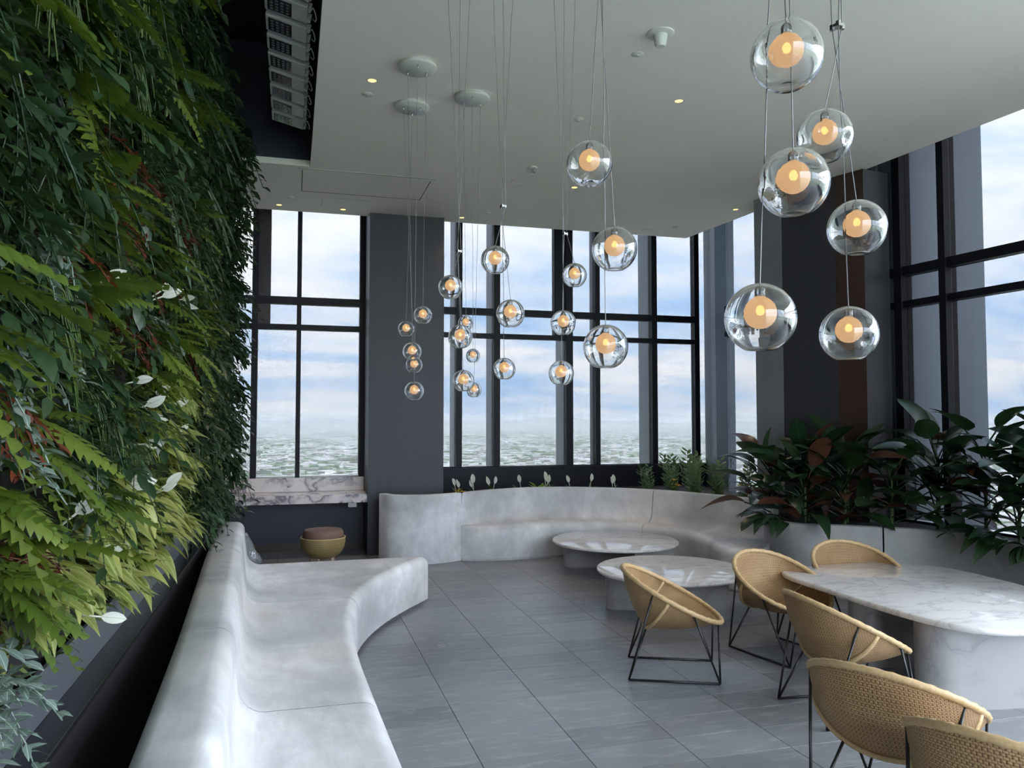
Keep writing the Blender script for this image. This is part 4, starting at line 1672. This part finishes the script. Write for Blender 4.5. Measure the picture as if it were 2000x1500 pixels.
# leaves that spill over the planter edge: part of low plants at the rim
for x, y, ax, ay, wh in ((4.52, 6.62, -1, .1, 'at the curved seat end'), (4.47, 6.38, -1, -.4, 'below the planter nose'), (5.42, 4.95, -1, -.3, 'over the wavy wall'), (5.36, 4.55, -1, -.2, 'next to the tall marble table end')):
    e = empty('spilling_plant', (x, y, .62))
    tag(e, 'low dark leaves spilling over the planter edge ' + wh, 'plant', 'spilling plants at the planter edge')
    for i in range(8):
        d = Vector((ax + rb.uniform(-.3, .5), ay + rb.uniform(-.8, .8), rb.uniform(.1, .55)))
        ob('leaf', rb.choice(LM['big'][2:]), e, mw=aim(d, Vector((rb.uniform(-.3, .3), rb.uniform(-.3, .3), 1)), Vector((rb.uniform(-.05, .12), rb.uniform(-.08, .08), 0)), rb.uniform(.6, .85)))
for x, y, wh in ((4.62, 6.12, 'beneath the leaves at the planter nose'), (5.50, 5.45, 'among the leaves by the side glass')):
    e = empty('garden_spotlight', (x, y, .60))
    tag(e, 'tiny warm spotlight in the soil ' + wh, 'spotlight', 'garden spotlights')
    G().lathe([(.006, 0), (.006, .05), (.018, .06), (.020, .10), (.016, .101)], 14).ob('housing', 'black_metal', e, smooth=True)
    G().lathe([(.015, .1015), (.0, .1016)], 14).ob('lens', 'fairy', e)

# ---- bed behind the curved seat
leafset('zz', 'lf_zz', [sprig_geo(.42, 22, .075, .028, 'oval', .25, rp, .1), sprig_geo(.36, 20, .07, .026, 'oval', .45, rp, .1)], 'stalk')
leafset('ros', 'lf_rosette', [leaf_geo(.20, .038, 'strap', .3, .45, 7), leaf_geo(.17, .034, 'strap', .3, .25, 7)])
leafset('lily', 'lf_mid', [leaf_geo(.16, .05, 'lance', .25, .4, 7, stem=.08), leaf_geo(.14, .04, 'lance', .25, .25, 7, stem=.06)])
leafset('yel', 'petal_yellow', [leaf_geo(.035, .024, 'oval', .3, .2, 4), leaf_geo(.045, .022, 'lance', .3, .3, 4)], 'petal')
for x, y, s, wh in ((4.22, 8.78, .72, 'at the seat joint'), (4.47, 8.62, .95, 'behind the turning seat'), (4.66, 8.42, 1.05, 'in the middle of the green stalk group'), (4.80, 8.10, .95, 'near the window corner'), (4.95, 7.85, .85, 'next to the corner column'), (4.78, 8.75, .9, 'by the window sill')):
    e = empty('stalk_plant', (x, y, .655))
    tag(e, 'blue-green plant with upright leafy stalks ' + wh, 'plant', 'upright stalk plants behind the curved seat')
    for i in range(8):
        a = rb.uniform(0, 2 * PI)
        ob('stalk', rb.choice(LM['zz']), e, mw=aim(Vector((math.cos(a) * .6, math.sin(a) * .6, 1)), Vector((math.cos(a), math.sin(a), .3)), Vector((0, 0, 0)), s * rb.uniform(.9, 1.45)))
for x, y, n_, wh in ((4.45, 8.52, 9, 'among the green stalks'), (4.74, 7.50, 6, 'beside the big dark leaves'), (1.90, 8.95, 7, 'near the dark column')):
    e = empty('yellow_flower_plant', (x, y, .66))
    tag(e, 'small yellow flowering plant ' + wh, 'flower', 'yellow flowering plants')
    for i in range(n_):
        p = Vector((rb.uniform(-.06, .06), rb.uniform(-.06, .06), (.10 if x < 2 else .2) * rb.uniform(.4, 1.1)))
        G().tube([(p.x * .3, p.y * .3, 0), p], .002, 4).ob('flower_stem', 'stem', e)
        for q in range(3):
            a = 2.1 * q + i
            ob('petal', LM['yel'][q % 2], e, mw=aim(Vector((math.cos(a), math.sin(a), .6)), Vector((0, 0, 1)), p, 1.0))
e = empty('rosette_plant', (3.02, 9.40, .66))
tag(e, 'fresh green rosette plant with narrow leaves below the window', 'plant')
for i in range(18):
    a = i * 2.4
    ob('leaf', rb.choice(LM['ros']), e, mw=aim(Vector((math.cos(a), math.sin(a), rb.uniform(.7, 1.8))), Vector((0, 0, 1)) - Vector((math.cos(a), math.sin(a), 0)), Vector((0, 0, 0)), rb.uniform(.8, 1.15)))
for x, y, n_, wh in ((1.93, 9.25, 2, 'next to the dark column'), (2.16, 9.3, 2, 'left alone by a window post'), (2.42, 9.4, 2, 'between column and rosette'), (3.15, 9.45, 3, 'behind the rosette'), (3.45, 9.40, 1, 'past the rosette'), (3.70, 9.35, 1, 'in the middle of the bed'), (3.93, 9.2, 2, 'close to the seat joint'), (2.75, 9.42, 1, 'low beside the rosette')):
    e = empty('peace_lily', (x, y, .66))
    tag(e, 'small lily plant with pale spathes in the bed ' + wh.replace('left alone ', ''), 'plant', 'lily plants behind the curved seat')
    for i in range(4):
        a = rb.uniform(0, 2 * PI)
        ob('leaf', rb.choice(LM['lily']), e, mw=aim(Vector((math.cos(a) * .7, math.sin(a) * .7, 1)), Vector((-math.cos(a), -math.sin(a), 1)), Vector((0, 0, 0)), rb.uniform(.5, .8)))
    for i in range(n_):
        ob('spathe', LM['spathe'][i % 2], e, mw=aim(Vector((rb.uniform(-.4, .4), rb.uniform(-.2, .2), 1)), Vector((rb.uniform(-.5, .5), -1, .2)), Vector((rb.uniform(-.04, .04), 0, .04)), rb.uniform(.85, 1.15)))
